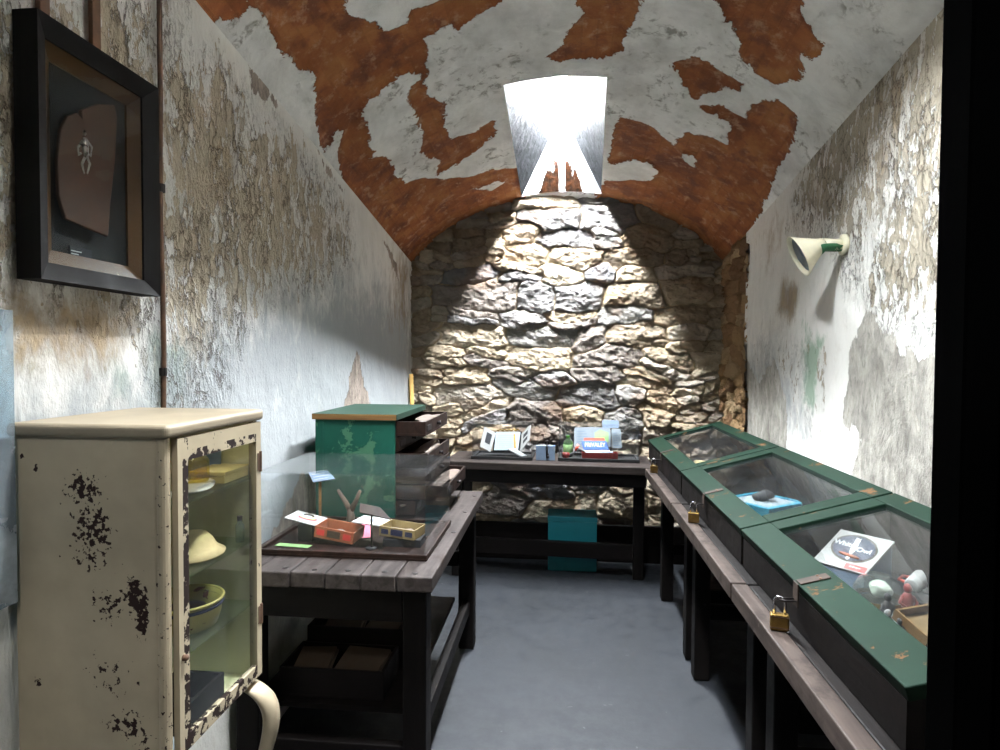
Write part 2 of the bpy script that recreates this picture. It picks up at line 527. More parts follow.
def rubble(U, V, seed, pal, hmin=0.1, hmax=0.2, small=None):
    """height and colour of random rubble over wall coordinates"""
    rs = np.random.RandomState(seed)
    uw = U + 0.10 * (fbm(U * 2.6, V * 2.6, seed + 50, 3) - 0.5) + 0.06 * (fbm(U * 9, V * 9, seed + 60, 4) - 0.5)
    vw = V + 0.16 * (fbm(U * 2.1 + 9, V * 2.1, seed + 70, 3) - 0.5) + 0.05 * (fbm(U * 8, V * 8, seed + 80, 4) - 0.5)
    seeds = []
    z = V.min() - 0.15
    while z < V.max() + 0.1:
        h = rs.uniform(hmin, hmax)
        x = U.min() - rs.uniform(0, 0.3)
        while x < U.max() + 0.1:
            w = rs.uniform(1.3, 3.4) * h
            k = 1.0
            if small is not None and small(x + w / 2, z):
                k = 0.55; w *= 0.6
            if k < 1 or rs.rand() < 0.16:      # two thin stones in place of a tall one
                s = rs.uniform(0.4, 0.6)
                seeds.append((x + w / 2, z + h * s / 2, w, h * s)); seeds.append((x + w / 2 + rs.uniform(-.03, .03), z + h * (1 + s) / 2, w, h * (1 - s)))
            else:
                seeds.append((x + w / 2, z + h / 2 + rs.uniform(-0.04, 0.04), w, h * rs.uniform(0.85, 1.3)))
            x += w
        z += h
    f1 = np.full(U.shape, 1e9); f2 = np.full(U.shape, 1e9); who = np.zeros(U.shape, int)
    for i, (cx, cz, w, h) in enumerate(seeds):
        a = rs.uniform(-0.24, 0.24)
        dx = uw - cx; dz = vw - cz
        rx = (dx * math.cos(a) + dz * math.sin(a)) / (w / 2); rz = (-dx * math.sin(a) + dz * math.cos(a)) / (h / 2)
        d = (np.abs(rx) ** 2.7 + np.abs(rz) ** 2.7) ** (1 / 2.7)
        better = d < f1
        f2 = np.where(better, f1, np.minimum(f2, d))
        who = np.where(better, i, who); f1 = np.where(better, d, f1)
    sa = np.array(seeds)
    k = len(seeds)
    lift = rs.uniform(-0.020, 0.024, k)[who]
    dx = uw - sa[who, 0]; dz = vw - sa[who, 1]; hh = sa[who, 3]
    wob = 0.05 * (fbm(U * 8, V * 8, seed + 130, 4) - 0.5)
    facet = np.full(U.shape, 9.0)
    for j in range(4):        # every face is cleaved along a few planes
        gx = rs.uniform(-0.22, 0.22, k)[who]; gz = rs.uniform(-0.5, 0.36, k)[who]; off = rs.uniform(0.0, 0.02, k)[who]
        facet = np.minimum(facet, off + gx * (dx + wob) + gz * (dz + wob * 0.7))
    edge = f2 - f1 + 0.10 * (fbm(U * 20, V * 20, seed + 140, 3) - 0.5)
    face = sstep(0.0, 0.26, edge)
    joint = 1 - sstep(0.0, 0.13, edge)
    strata = fbm(U * 5 + dz * 4 + wob * 20, V * 24 + dx * 9 + wob * 30, seed + 90, 5, 0.62) - 0.5
    rug = fbm(U * 12, V * 16, seed + 100, 6, 0.62) - 0.5
    ridg = 1 - np.abs(2 * fbm(U * 6 + lift * 90, V * 10 + lift * 200, seed + 110, 5, 0.6) - 1)
    hgt = lift + 0.026 * face ** 0.7 + np.clip(facet, -0.05, 0.04) + strata * 0.046 + rug * 0.054 + (fbm(U * 42, V * 52, seed + 170, 4, 0.65) - 0.5) * 0.026 + (ridg - 0.7) * 0.05
    hgt = 0.76 * (hgt * (1 - joint) + joint * (-0.030 + rug * 0.03))
    pal = np.array(pal)
    return hgt, who, joint, k, rs, sa, rug

def lin(c):
    return np.array(rgb(*c)[:3])
step = 0.0062
ux = np.arange(XL - 0.12, XR + 0.125, step); vz = np.arange(0, 3.06, step)
U, V = np.meshgrid(ux, vz, indexing='ij')
def near_edge(x, z):
    return x < -0.82 or x > 1.0 or (x < -0.35 and z > 2.3)
hgt, who, joint, K, rs, sa, rug = rubble(U, V, 11, [[0, 0, 0]], 0.125, 0.215, near_edge)
cool = [lin(c) for c in ((140, 137, 136), (126, 125, 127), (148, 139, 132), (136, 128, 122), (150, 147, 143))]
warm = [lin(c) for c in ((182, 168, 147), (166, 152, 132), (188, 176, 157), (152, 139, 122), (172, 163, 151))]
cols = []
for i in range(K):
    wgt = min(1, abs(sa[i, 0] + 0.05) / 0.85) * 0.9 + 0.1
    src = warm if rs.rand() < wgt else cool
    cols.append(src[rs.randint(len(src))] * rs.uniform(0.85, 1.1))
cols = np.array(cols)[who]
ochre = sstep(0.56, 0.7, fbm(U * 3.1, V * 5, 321, 4))[..., None]
cols = cols * (1 - ochre * 0.35) + lin((148, 114, 84)) * ochre * 0.35
mort = (lin((190, 168, 132)) * 0.9)[None, None] * (0.75 + rug[..., None] * 1.2)
jj = sstep(0.5, 1, joint)[..., None] * 0.75
cols = cols * (1 - jj) + np.clip(mort, 0.02, 1) * jj
fan_shade = sstep(2.05, 2.85, V + 0.3 * (fbm(U * 3, V * 3, 55) - 0.5) + 0.25 * np.abs(U))[..., None]  # shade high beside the skylight fan, darkened into the stone colour
cols = cols * (1 - 0.25 * fan_shade)
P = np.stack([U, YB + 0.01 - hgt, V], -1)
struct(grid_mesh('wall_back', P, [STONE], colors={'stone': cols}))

# ---- bare rubble at the far end of the right wall
ux = np.arange(4.27, YB + 0.1, step); vz = np.arange(0, 2.5, step)
U, V = np.meshgrid(ux, vz, indexing='ij')
hgt, who, joint, K, rs, sa, rug = rubble(U, V, 29, [[0, 0, 0]], 0.08, 0.16)
pw = [lin(c) for c in ((150, 124, 92), (134, 108, 80), (164, 142, 112), (120, 94, 70))]
cols = np.array([pw[rs.randint(4)] * rs.uniform(0.85, 1.1) for _ in range(K)])[who]
jj = sstep(0.5, 1, joint)[..., None] * 0.7
cols = cols * (1 - jj) + lin((150, 120, 84)) * 0.6 * jj
P = np.stack([XR + 0.012 - hgt * 0.7, U, V], -1)
struct(grid_mesh('trim_1', P, [STONE], colors={'stone': cols}))

# ---- flaking walls
def plaster(name, white, tan, bare, seedvec):
    n = N(name)
    tc = n.new('ShaderNodeTexCoord')
    mp = n.new('ShaderNodeMapping'); n.link(tc.outputs['Object'], mp.inputs[0])
    mp.inputs['Scale'].default_value = (1, 1, 0.50); mp.inputs['Location'].default_value = seedvec
    v = mp.outputs[0]
    n1 = n.noise(v, 3.2, 9, 0.66, 0.2); n2 = n.noise(v, 15, 8, 0.7, 0.4); n3 = n.noise(v, 70, 4, 0.6)
    warp = n.vadd(v, n.noise(v, 13, 5, 0.65, color=True), 0.13)
    ve = n.voro(warp, 27, 'DISTANCE_TO_EDGE'); vc = n.voro(warp, 27, 'F1', 'Color')
    sep = n.new('ShaderNodeSeparateColor'); n.link(vc, sep.inputs[0])
    cell = sep.outputs[0]
    peel = n.attr('peel')
    # paint that has stayed on
    s = n.math('ADD', n.math('MULTIPLY', n1, 1.1), n.math('MULTIPLY', n2, 0.9))
    s = n.math('ADD', s, n.math('MULTIPLY', cell, 0.42))
    n4 = n.noise(v, 46, 6, 0.65, 0.3)
    s = n.math('ADD', s, n.math('MULTIPLY', n.math('SUBTRACT', n4, 0.5), 0.75))
    s = n.math('SUBTRACT', s, n.math('MULTIPLY', peel, 0.62))
    keep = n.step(s, 0.64, 0.68)
    crackzone = n.step(n.math('ADD', n.math('MULTIPLY', peel, 0.8), n.math('MULTIPLY', n1, 0.6)), 0.42, 0.85)
    crack = n.math('MULTIPLY', n.step(ve, 0.015, 0.085, 1.0, 0.0), crackzone)
    crack = n.math('MULTIPLY', crack, n.step(n.noise(v, 11, 5, 0.65), 0.44, 0.6))
    wcol = n.ramp(n1, [(0.3, tuple(x * 0.82 for x in white[:3]) + (1,)), (0.65, white)])
    wcol = n.mix(n.step(n2, 0.5, 0.8, 0, 0.35), wcol, tan)
    ucol = n.ramp(n2, [(0.3, tuple(x * 0.72 for x in tan[:3]) + (1,)), (0.7, tan)])
    ucol = n.mix(n.step(n1, 0.5, 0.62, 0, 0.55), ucol, rgb(176, 170, 160))
    ucol = n.mix(n.step(n4, 0.56, 0.70, 0, 0.55), ucol, rgb(126, 112, 92))
    col = n.mix(keep, ucol, wcol)
    # coloured coats and stains
    wild = n.math('ADD', n.math('MULTIPLY', n.math('SUBTRACT', n2, 0.5), 1.3), n.math('MULTIPLY', n.math('SUBTRACT', n1, 0.5), 1.3))
    col = n.mix(n.step(n.math('ADD', n.attr('green'), wild), 0.42, 0.75, 0, 0.75), col, rgb(126, 156, 130))
    col = n.mix(n.step(n.math('ADD', n.attr('blue'), wild), 0.1, 0.9, 0, 0.9), col, rgb(146, 151, 154))  # pale blue-grey coat, also darkened to tame direct daylight on the lower walls
    st = n.step(n.math('ADD', n.attr('stain'), wild), 0.30, 0.95, 0, 0.85)
    col = n.mix(st, col, n.ramp(n2, [(0.35, rgb(92, 70, 46)), (0.62, rgb(152, 130, 96))]))
    # render with the paint all gone
    bm_ = n.step(n.math('ADD', n.attr('bare'), n.math('ADD', n.math('MULTIPLY', n.math('SUBTRACT', n2, 0.5), 1.7), n.math('MULTIPLY', n.math('SUBTRACT', n1, 0.5), 1.2))), 0.49, 0.53)
    rough_ = n.noise(v, 5.5, 9, 0.7, 0.5)
    bcol = n.ramp(n.math('ADD', n.math('MULTIPLY', n2, 0.5), n.math('MULTIPLY', rough_, 0.5)), [(0.36, tuple(x * 0.45 for x in bare[:3]) + (1,)), (0.5, bare), (0.62, tuple(min(1, x * 1.5) for x in bare[:3]) + (1,))])
    bcol = n.mix(n.step(n4, 0.52, 0.66, 0, 0.6), bcol, tuple(x * 0.5 for x in bare[:3]) + (1,))
    col = n.mix(bm_, col, bcol)
    crack = n.math('MULTIPLY', crack, n.math('SUBTRACT', 1.0, n.math('MULTIPLY', bm_, 0.9)))
    col = n.mix(n.math('MULTIPLY', crack, 0.7), col, rgb(82, 68, 54))
    dome = n.step(ve, 0.0, 0.28)
    h = n.math('ADD', n.math('MULTIPLY', keep, 0.55), n.math('MULTIPLY', n2, n.math('ADD', n.math('MULTIPLY', crackzone, 0.6), 0.3)))
    h = n.math('SUBTRACT', h, n.math('MULTIPLY', crack, 1.1))
    h = n.math('ADD', h, n.math('MULTIPLY', n.math('MULTIPLY', dome, crackzone), -0.35))
    h = n.math('ADD', h, n.math('MULTIPLY', n3, 0.25))
    h = n.math('ADD', h, n.math('MULTIPLY', n.math('MULTIPLY', n4, 0.6), n.math('ADD', crackzone, 0.06)))
    h = n.math('SUBTRACT', h, n.math('MULTIPLY', bm_, n.math('SUBTRACT', 1.4, n.math('MULTIPLY', rough_, 2.4))))
    return n.pbr(col, 0.8, 0, n.bump(h, 1.0, 0.016), 0.2)

def zone(U, V, polys, soft=0.12):
    """0..1 field, 0.5 on the outline of the polygons"""
    d = np.full(U.shape, -9.0)
    for p in polys:
        d = np.maximum(d, polysd(U, V, p))
    return np.clip(0.5 + d / (2 * soft), 0, 1)

def wallpolys(side, pix):
    x = XL if side == 'left' else XR
    out = []
    for p in pix:
        out.append([(lambda q: (q.y, q.z))(at(a, b, x=x)) for a, b in p])
    return out

def side_wall(name, x, sgn, mat, y0, y1, fields):
    ys = np.arange(y0, y1 + 0.011, 0.012); ts = np.linspace(0, 1, 250)
    Yg, T = np.meshgrid(ys, ts, indexing='ij')
    Zg = T * (ZS(Yg) + 0.004)
    rel = (fbm(Yg * 1.6, Zg * 1.6, 5 + (sgn > 0), 3) - 0.5) * 0.03 + (fbm(Yg * 12, Zg * 9, 15 + (sgn > 0), 4) - 0.5) * 0.010
    fade = sstep(0, 0.06, (1 - T))
    Xg = x + sgn * (rel * fade)
    at_ = {k: f(Yg, Zg) for k, f in fields.items()}
    return struct(grid_mesh(name, np.stack([Xg, Yg, Zg], -1), [mat], attrs=at_))

WHITE = rgb(230, 228, 222)
lw = plaster('flaking cream paint', WHITE, rgb(198, 185, 163), rgb(150, 138, 128), (0, 0, 0))
L = lambda *p: wallpolys('left', p)
peelL = L([(-60, 20), (60, -40), (185, -10), (172, 60), (215, 55), (250, 95), (300, 150), (350, 210), (352, 262), (315, 292), (262, 296), (240, 340), (215, 390), (165, 420), (150, 330), (60, 300), (-60, 330)])
side_wall('wall_left', XL, 1, lw, YF - 0.02, 4.99, {
    'peel': lambda a, b: zone(a, b, peelL, 0.16),
    'green': lambda a, b: zone(a, b, L([(150, 335), (190, 345), (182, 415), (140, 415)], [(108, 355), (134, 360), (130, 410), (106, 405)], [(15, 370), (40, 375), (36, 350)]), 0.10),
    'blue': lambda a, b: zone(a, b, L([(150, 340), (240, 310), (340, 280), (412, 300), (412, 420), (330, 600), (-100, 600), (-100, 390)]), 0.3),
    'stain': lambda a, b: np.maximum(zone(a, b, L([(5, 285), (140, 300), (138, 360), (60, 375), (5, 380)]), 0.10),
                                     0.62 * zone(a, b, L([(170, 60), (235, 100), (262, 190), (225, 240), (180, 240)], [(390, 215), (412, 262), (412, 345), (385, 330)]), 0.2)),
    'bare': lambda a, b: zone(a, b, L([(357, 345), (350, 378), (346, 408), (372, 412), (362, 375)], [(248, 62), (250, 92), (276, 104), (270, 88)], [(318, 150), (342, 190), (322, 165)],
                                      [(300, 478), (322, 470), (330, 520), (268, 545)], [(383, 240), (398, 262), (400, 285)]), 0.05)})
rw = plaster('flaking white paint', WHITE, rgb(182, 172, 154), rgb(156, 152, 144), (3.1, 1.7, 5.0))
Rr = lambda *p: wallpolys('right', p)
side_wall('wall_right', XR, -1, rw, YF - 0.02, 4.33, {
    'peel': lambda a, b: np.maximum(zone(a, b, Rr([(830, 40), (960, -40), (1100, -60), (1100, 330), (880, 330), (835, 250), (790, 230), (800, 150)]), 0.18), 0.35 * zone(a, b, Rr([(750, 330), (830, 330), (830, 470), (750, 420)]), 0.1)),
    'green': lambda a, b: zone(a, b, Rr([(802, 318), (826, 335), (818, 412), (800, 408)]), 0.12),
    'blue': lambda a, b: zone(a, b, Rr([(745, 350), (790, 360), (800, 430), (745, 430)]), 0.3),
    'stain': lambda a, b: np.maximum(0.5 * zone(a, b, Rr([(850, 30), (945, 10), (950, 110), (900, 190), (860, 215), (790, 240), (770, 300), (750, 290), (765, 205), (840, 130)]), 0.2),
                                     zone(a, b, Rr([(782, 275), (800, 285), (795, 325), (776, 315)]), 0.07)),
    'bare': lambda a, b: zone(a, b, Rr([(850, 345), (868, 305), (882, 330), (905, 352), (955, 368), (1010, 380), (1010, 600), (880, 600), (850, 470), (862, 440), (842, 420)], [(742, 350), (758, 380), (776, 360), (786, 400), (785, 470), (742, 440)]), 0.06)})

# ---- brick vault with the remains of its plaster
def vault_uv(px, py):
    d = ray(px, py); t = 3.0
    for _ in range(40):
        p = CAM + d * t
        e = ZV(max(min(p.x, XR), XL), p.y) - p.z
        t += e / (d.z + 0.14 * d.y + 0.25)
    p = CAM + d * t
    return (math.asin(max(-1, min(1, (p.x - XC) / RV))) * RV, p.y)
RED = [
    [(235, -30), (251, 0), (259, 10), (272, 21), (278, 39), (293, 60), (306, 70), (319, 70), (322, 81), (319, 104), (320, 143), (326, 151), (342, 129), (346, 133), (339, 156), (342, 179), (350, 192), (375, 215),
     (394, 177), (391, 161), (371, 159), (368, 146), (363, 107), (384, 86), (410, 70), (429, 60), (422, 40), (447, 22), (458, 29), (479, 14), (499, 0), (505, -40), (470, -20), (461, 0), (436, 7), (414, 11), (413, 21), (399, 31), (381, 33), (368, 25), (342, 18), (342, 3), (345, -30)],
    [(400, 58), (427, 58), (429, 72), (422, 86), (425, 97), (443, 106), (440, 125), (450, 140), (478, 134), (492, 124), (493, 138), (475, 150), (455, 166), (438, 175), (441, 160), (420, 152), (425, 130), (418, 115), (410, 100), (416, 88), (426, 78), (410, 70)],
    [(342, 179), (360, 168), (371, 160), (391, 161), (394, 177), (404, 185), (422, 180), (443, 181), (472, 177), (500, 171), (523, 168), (523, 215), (460, 240), (412, 262), (380, 230)],
    [(580, -30), (580, 0), (587, 14), (569, 32), (566, 47), (546, 58), (562, 61), (602, 59), (623, 52), (618, 40), (630, 22), (634, 4), (638, 0), (638, -30)],
    [(716, -30), (717, 0), (728, 22), (742, 32), (744, 54), (758, 70), (772, 79), (797, 76), (800, 53), (816, 51), (819, 41), (802, 15), (797, -10), (780, -40)],
    [(672, 65), (695, 59), (717, 72), (738, 85), (737, 92), (717, 90), (695, 97), (684, 83)],
    [(598, 186), (606, 184), (612, 150), (620, 117), (645, 122), (674, 148), (688, 133), (710, 137), (728, 144), (731, 122), (700, 106), (720, 106), (746, 122), (753, 108), (778, 106), (794, 123), (790, 141), (775, 170), (760, 206), (735, 262), (700, 250), (600, 215)]]
HOLES = [[(601, 166), (638, 158), (663, 173), (652, 181), (601, 181)], [(474, 190), (500, 180), (507, 183), (492, 192)], [(680, 152), (697, 156), (694, 168), (682, 162)]]
RED = [[vault_uv(*q) for q in p] for p in RED]
HOLES = [[vault_uv(*q) for q in p] for p in HOLES]
SKX0, SKX1a, SKX1b, SKY0, SKY1 = -0.325, 0.224, 0.290, 3.365, 4.87       # far skylight
SK2 = (-0.30, 0.30, 1.20, 1.89)                                        # near skylight
def vault():
    na, nb, nc = 56, 40, 56
    sy = np.unique(np.concatenate([np.linspace(YF - 0.05, SK2[2], 28), np.linspace(SK2[2], SK2[3], 45), np.linspace(SK2[3], SKY0, 90), np.linspace(SKY0, SKY1, 100), np.linspace(SKY1, YB + 0.1, 12)]))
    xs = []
    for y in sy:
        r = SKX1a + (SKX1b - SKX1a) * np.clip((y - SKY0) / (SKY1 - SKY0), 0, 1)
        l = SKX0
        if y <= SK2[3] + 1e-6:
            l, r = SK2[0], SK2[1]
        else:
            t = np.clip((y - SK2[3]) / 0.5, 0, 1)
            l = SK2[0] + (l - SK2[0]) * t; r = SK2[1] + (r - SK2[1]) * t
        ph = lambda x: math.asin((x - XC) / RV)
        pl, pr, p0, p1 = ph(l), ph(r), ph(XL), ph(XR)
        xs.append(np.concatenate([np.linspace(p0, pl, na), np.linspace(pl, pr, nb)[1:], np.linspace(pr, p1, nc)[1:]]))
    PH = np.array(xs).T
    Yg = np.repeat(sy[None], PH.shape[0], 0)
    Ug = PH * RV
    sd = np.full(Ug.shape, -9.0)
    for p in RED:
        sd = np.maximum(sd, polysd(Ug, Yg, p))
    for p in HOLES:
        sd = np.minimum(sd, -polysd(Ug, Yg, p))
    extra = (fbm(Ug * 1.7 + 4, Yg * 1.7, 77, 4) - 0.56) * 0.8
    sd = np.where(Yg < 2.2, np.maximum(sd, extra), sd)
    brick = np.clip(0.5 + (sd + 0.012) / 0.3, 0, 1)
    rel = (fbm(Ug * 2.2, Yg * 2.2, 41, 4) - 0.5) * 0.05 + (fbm(Ug * 14, Yg * 14, 43, 4) - 0.5) * 0.012 + sstep(-0.01, 0.012, sd) * 0.012
    edge = sstep(0, 0.05, np.minimum(np.arange(PH.shape[0]), np.arange(PH.shape[0])[::-1])[:, None] * 0.012)
    kx = np.arange(PH.shape[0])[:, None]
    hole = ((kx >= na - 1) & (kx <= na + nb - 2) & (((Yg >= SKY0 - 1e-6) & (Yg <= SKY1 + 1e-6)) | ((Yg >= SK2[2] - 1e-6) & (Yg <= SK2[3] + 1e-6))))
    rel = rel * edge * np.where(hole, 0.0, 1.0)
    Rr_ = RV + rel
    P = np.stack([XC + Rr_ * np.sin(PH), Yg, ZS(Yg) + RISE - RV + Rr_ * np.cos(PH)], -1)
    kf = np.arange(PH.shape[0] - 1)[:, None]
    ym = (sy[:-1] + sy[1:])[None] / 2
    mask = (kf >= na - 1) & (kf < na + nb - 2) & (((ym > SKY0) & (ym < SKY1)) | ((ym > SK2[2]) & (ym < SK2[3])))
    n = N('plaster falling off a brick vault')
    v = n.coord()
    n1 = n.noise(v, 4, 9, 0.66, 0.3); n2 = n.noise(v, 18, 8, 0.7, 0.4); n3 = n.noise(v, 80, 4, 0.6)
    f = n.math('ADD', n.attr('brick'), n.math('ADD', n.math('MULTIPLY', n.math('SUBTRACT', n1, 0.5), 0.34), n.math('MULTIPLY', n.math('SUBTRACT', n2, 0.5), 0.38)))
    br = n.step(f, 0.493, 0.507)
    rim = n.step(n.math('ABSOLUTE', n.math('SUBTRACT', f, 0.5)), 0.0, 0.03, 1, 0)
    wcol = n.ramp(n1, [(0.3, rgb(196, 195, 192)), (0.6, rgb(236, 236, 234))])
    grime = n.math('MULTIPLY', n.step(n2, 0.50, 0.64), n.step(n.noise(v, 2.6, 4, 0.6), 0.46, 0.6))
    wcol = n.mix(n.math('MULTIPLY', grime, 0.75), wcol, rgb(112, 108, 98))
    bcol = n.ramp(n1, [(0.3, rgb(110, 60, 40)), (0.5, rgb(150, 92, 54)), (0.68, rgb(172, 116, 72))])
    bcol = n.mix(n.step(n.noise(v, 5.5, 6, 0.65), 0.5, 0.66, 0, 0.75), bcol, rgb(104, 60, 50))
    bcol = n.mix(n.step(n.noise(v, 13, 7, 0.7), 0.52, 0.68, 0, 0.7), bcol, rgb(188, 148, 122))
    bt = n.new('ShaderNodeTexBrick')
    um = n.new('ShaderNodeAttribute'); um.attribute_name = 'arc'
    n.link(um.outputs['Vector'], bt.inputs['Vector'])
    bt.inputs['Scale'].default_value = 1.0
    bt.inputs['Brick Width'].default_value = 0.21; bt.inputs['Row Height'].default_value = 0.075; bt.inputs['Mortar Size'].default_value = 0.006
    bt.inputs['Color1'].default_value = (1, 1, 1, 1); bt.inputs['Color2'].default_value = (0.75, 0.72, 0.7, 1); bt.inputs['Mortar'].default_value = (0.8, 0.8, 0.78, 1)
    bcol = n.mix(0.75, bcol, n.mix(1.0, bcol, bt.outputs[0], 'MULTIPLY'))
    col = n.mix(br, wcol, bcol)
    col = n.mix(n.math('MULTIPLY', n.math('MULTIPLY', rim, br), 0.5), col, rgb(70, 40, 26))
    h = n.math('SUBTRACT', n.math('ADD', n.math('MULTIPLY', n2, 0.7), n.math('MULTIPLY', n3, 0.2)), n.math('MULTIPLY', br, 0.9))
    h = n.math('SUBTRACT', h, n.math('MULTIPLY', n.math('MULTIPLY', bt.outputs['Fac'], br), 0.35))
    mat = n.pbr(col, 0.85, 0, n.bump(h, 0.8, 0.012), 0.25)
    arc = np.stack([Yg, Ug, np.zeros_like(Ug)], -1)
    o = grid_mesh('ceiling', P, [mat], attrs={'brick': brick}, mask=mask)
    a = o.data.attributes.new('arc', 'FLOAT_VECTOR', 'POINT')
    a.data.foreach_set('vector', np.ascontiguousarray(arc.reshape(-1), dtype=np.float32))
    return struct(o)
vault()

# ---- skylight shafts
def shaft_mat():
    n = N('rust stained shaft with darkened sides')
    v = n.coord()
    n1 = n.noise(n.coord((6, 6, 1.2)), 2.2, 8, 0.7, 0.8); n2 = n.noise(v, 24, 6, 0.65)
    col = n.ramp(n2, [(0.3, rgb(9, 9, 10)), (0.62, rgb(40, 41, 43))])  # sides coloured near black so the slit's glare does not wash them out
    col = n.mix(n.attr('face'), col, rgb(150, 152, 154))
    r = n.step(n.math('ADD', n.attr('rust'), n.math('MULTIPLY', n.math('SUBTRACT', n1, 0.5), 1.5)), 0.45, 0.55)
    col = n.mix(r, col, n.ramp(n2, [(0.35, rgb(9, 6, 4)), (0.65, rgb(36, 19, 9))]))
    return n.pbr(col, 0.6, 0, n.bump(n.math('ADD', n1, n.math('MULTIPLY', n2, 0.6)), 0.9, 0.03), 0.01)
SHAFT = shaft_mat()
M['whitewash'] = plain('whitewashed shaft', rgb(232, 230, 224), 0.8, 0, 0.05, 6, 0.2, 0.1)  # unseen near shaft, kept white to bounce soft fill onto the walls
def shaft(name, x0, x1a, x1b, y0, y1, top, slit, mat=None):
    """four walls rising from the opening in the vault to the sky"""
    obs = []
    ring = []
    K_ = 24
    ring += [(x0 + (x1b - x0) * i / K_, y1) for i in range(K_)]
    ring += [(x1b + (x1a - x1b) * i / K_, y1 + (y0 - y1) * i / K_) for i in range(K_)]
    ring += [(x1a + (x0 - x1a) * i / K_, y0) for i in range(K_)]
    ring += [(x0, y0 + (y1 - y0) * i / K_) for i in range(K_)]
    ring.append(ring[0])
    cx = (x0 + x1b) / 2; cy = (y0 + y1) / 2
    nz = 27
    P = np.zeros((len(ring), nz, 3)); rust = np.zeros((len(ring), nz)); face = np.zeros((len(ring), nz))
    for i, (x, y) in enumerate(ring):
        zb = ZV(x, y) - 0.002
        xs_ = slit[0] + min(max((x - x0) / (x1b - x0), 0), 1) * (slit[1] - slit[0])
        ys_ = slit[2] + (y - y0) / (y1 - y0) * (slit[3] - slit[2])
        for j in range(nz):
            t = min(j / (nz - 2), 1)
            px_, py_ = x + (xs_ - x) * t, y + (ys_ - y) * t
            tz = (top(py_) if callable(top) else top) - 0.001
            P[i, j] = (px_, py_, zb + (tz - zb) * t)
            if i <= K_:
                rust[i, j] = max(0, 0.95 - 1.1 * t) * (1.0 if abs(i / K_ - 0.35) < 0.14 or abs(i / K_ - 0.68) < 0.11 else 0.2)
                face[i, j] = 1.0
    return struct(grid_mesh(name, P, [mat or SHAFT], attrs={'rust': rust, 'face': face}))
TOP1, TOP2 = (lambda y: RISE + ZS(y) + 0.50), 3.66
SLIT1 = (-0.065, 0.025, 3.60, 4.865)
SLIT2 = (-0.275, -0.04, 1.46, 1.78)
SLIT3 = (-0.3, 0.3, -1.0, -0.955)  # unseen opening over the corridor, added as fill for the cabinet front
shaft('window_1', SKX0, SKX1a, SKX1b, SKY0, SKY1, TOP1, SLIT1)
shaft('window_2', SK2[0], SK2[1], SK2[1], SK2[2], SK2[3], TOP2, SLIT2, M['whitewash'])
# roof above, so that daylight comes only through the skylights and added corridor slit
bm = bmesh.new()
ys = [-2.0, SLIT2[2], SLIT2[3], SLIT1[2], SLIT1[3], 5.4]
def roof(a, b, c, d, z):
    box(bm, (a, c, z), (b, d, z + 0.02))
roof(-2, 2, ys[0], SLIT3[2], TOP2); roof(-2, 2, SLIT3[3], ys[1], TOP2); roof(-2, SLIT3[0], SLIT3[2], SLIT3[3], TOP2); roof(SLIT3[1], 2, SLIT3[2], SLIT3[3], TOP2); roof(-2, 2, ys[2], 3.0, TOP2); roof(-2, SLIT2[0], ys[1], ys[2], TOP2); roof(SLIT2[1], 2, ys[1], ys[2], TOP2)
def sloped(a, b, c, d):
    z = TOP1
    hexa(bm, [(a, c, z(c)), (b, c, z(c)), (b, d, z(d)), (a, d, z(d))], [(a, c, z(c) + 0.002), (b, c, z(c) + 0.002), (b, d, z(d) + 0.002), (a, d, z(d) + 0.002)])
sloped(-2, 2, 3.0, ys[3]); sloped(-2, 2, ys[4], ys[5]); sloped(-2, SLIT1[0], ys[3], ys[4]); sloped(SLIT1[1], 2, ys[3], ys[4])
box(bm, (-2, 2.98, 3.4), (2, 3.0, 3.7))
box(bm, (-2, -2, 0), (-1.9, 5.4, TOP2)); box(bm, (1.9, -2, 0), (2, 5.4, TOP2))
box(bm, (-2, 5.3, 0), (2, 5.4, TOP1(5.4))); box(bm, (-2, -2, 0), (2, -1.9, TOP2))
struct(obj('wall_outer', bm, M['jamb']))

# ---- front wall with the doorway the picture is taken through
bm = B(((-1.9, 0.54, 0), (-0.95, 0.62, 3.65)), ((0.5, 0.54, 0), (1.9, 0.62, 3.65)), ((-0.95, 0.54, 2.35), (0.5, 0.62, 3.65)))
n = N('dim front wall'); v = n.coord()
struct(obj('wall_front', bm, n.pbr(n.ramp(n.noise(v, 5, 7, 0.7), [(0.3, rgb(52, 48, 44)), (0.7, rgb(84, 78, 70))]), 0.85)))
bm = B(((0.279, 0.46, 0), (1.19, 0.50, 2.9)), ((0.300, 0.40, 0), (1.19, 0.458, 2.9)))
struct(obj('door_1', bm, M['jamb'], bevel=0.004))
bm = B(((XR - 0.02, 4.80, 0.0), (XR, 4.81, 0.01)))
bm.free()
# timber along the foot of the rear wall
struct(obj('baseboard_back', B(((-1.15, 4.868, 0), (1.1, 4.9, 0.29))), M['dark_wood_x'], bevel=0.006))

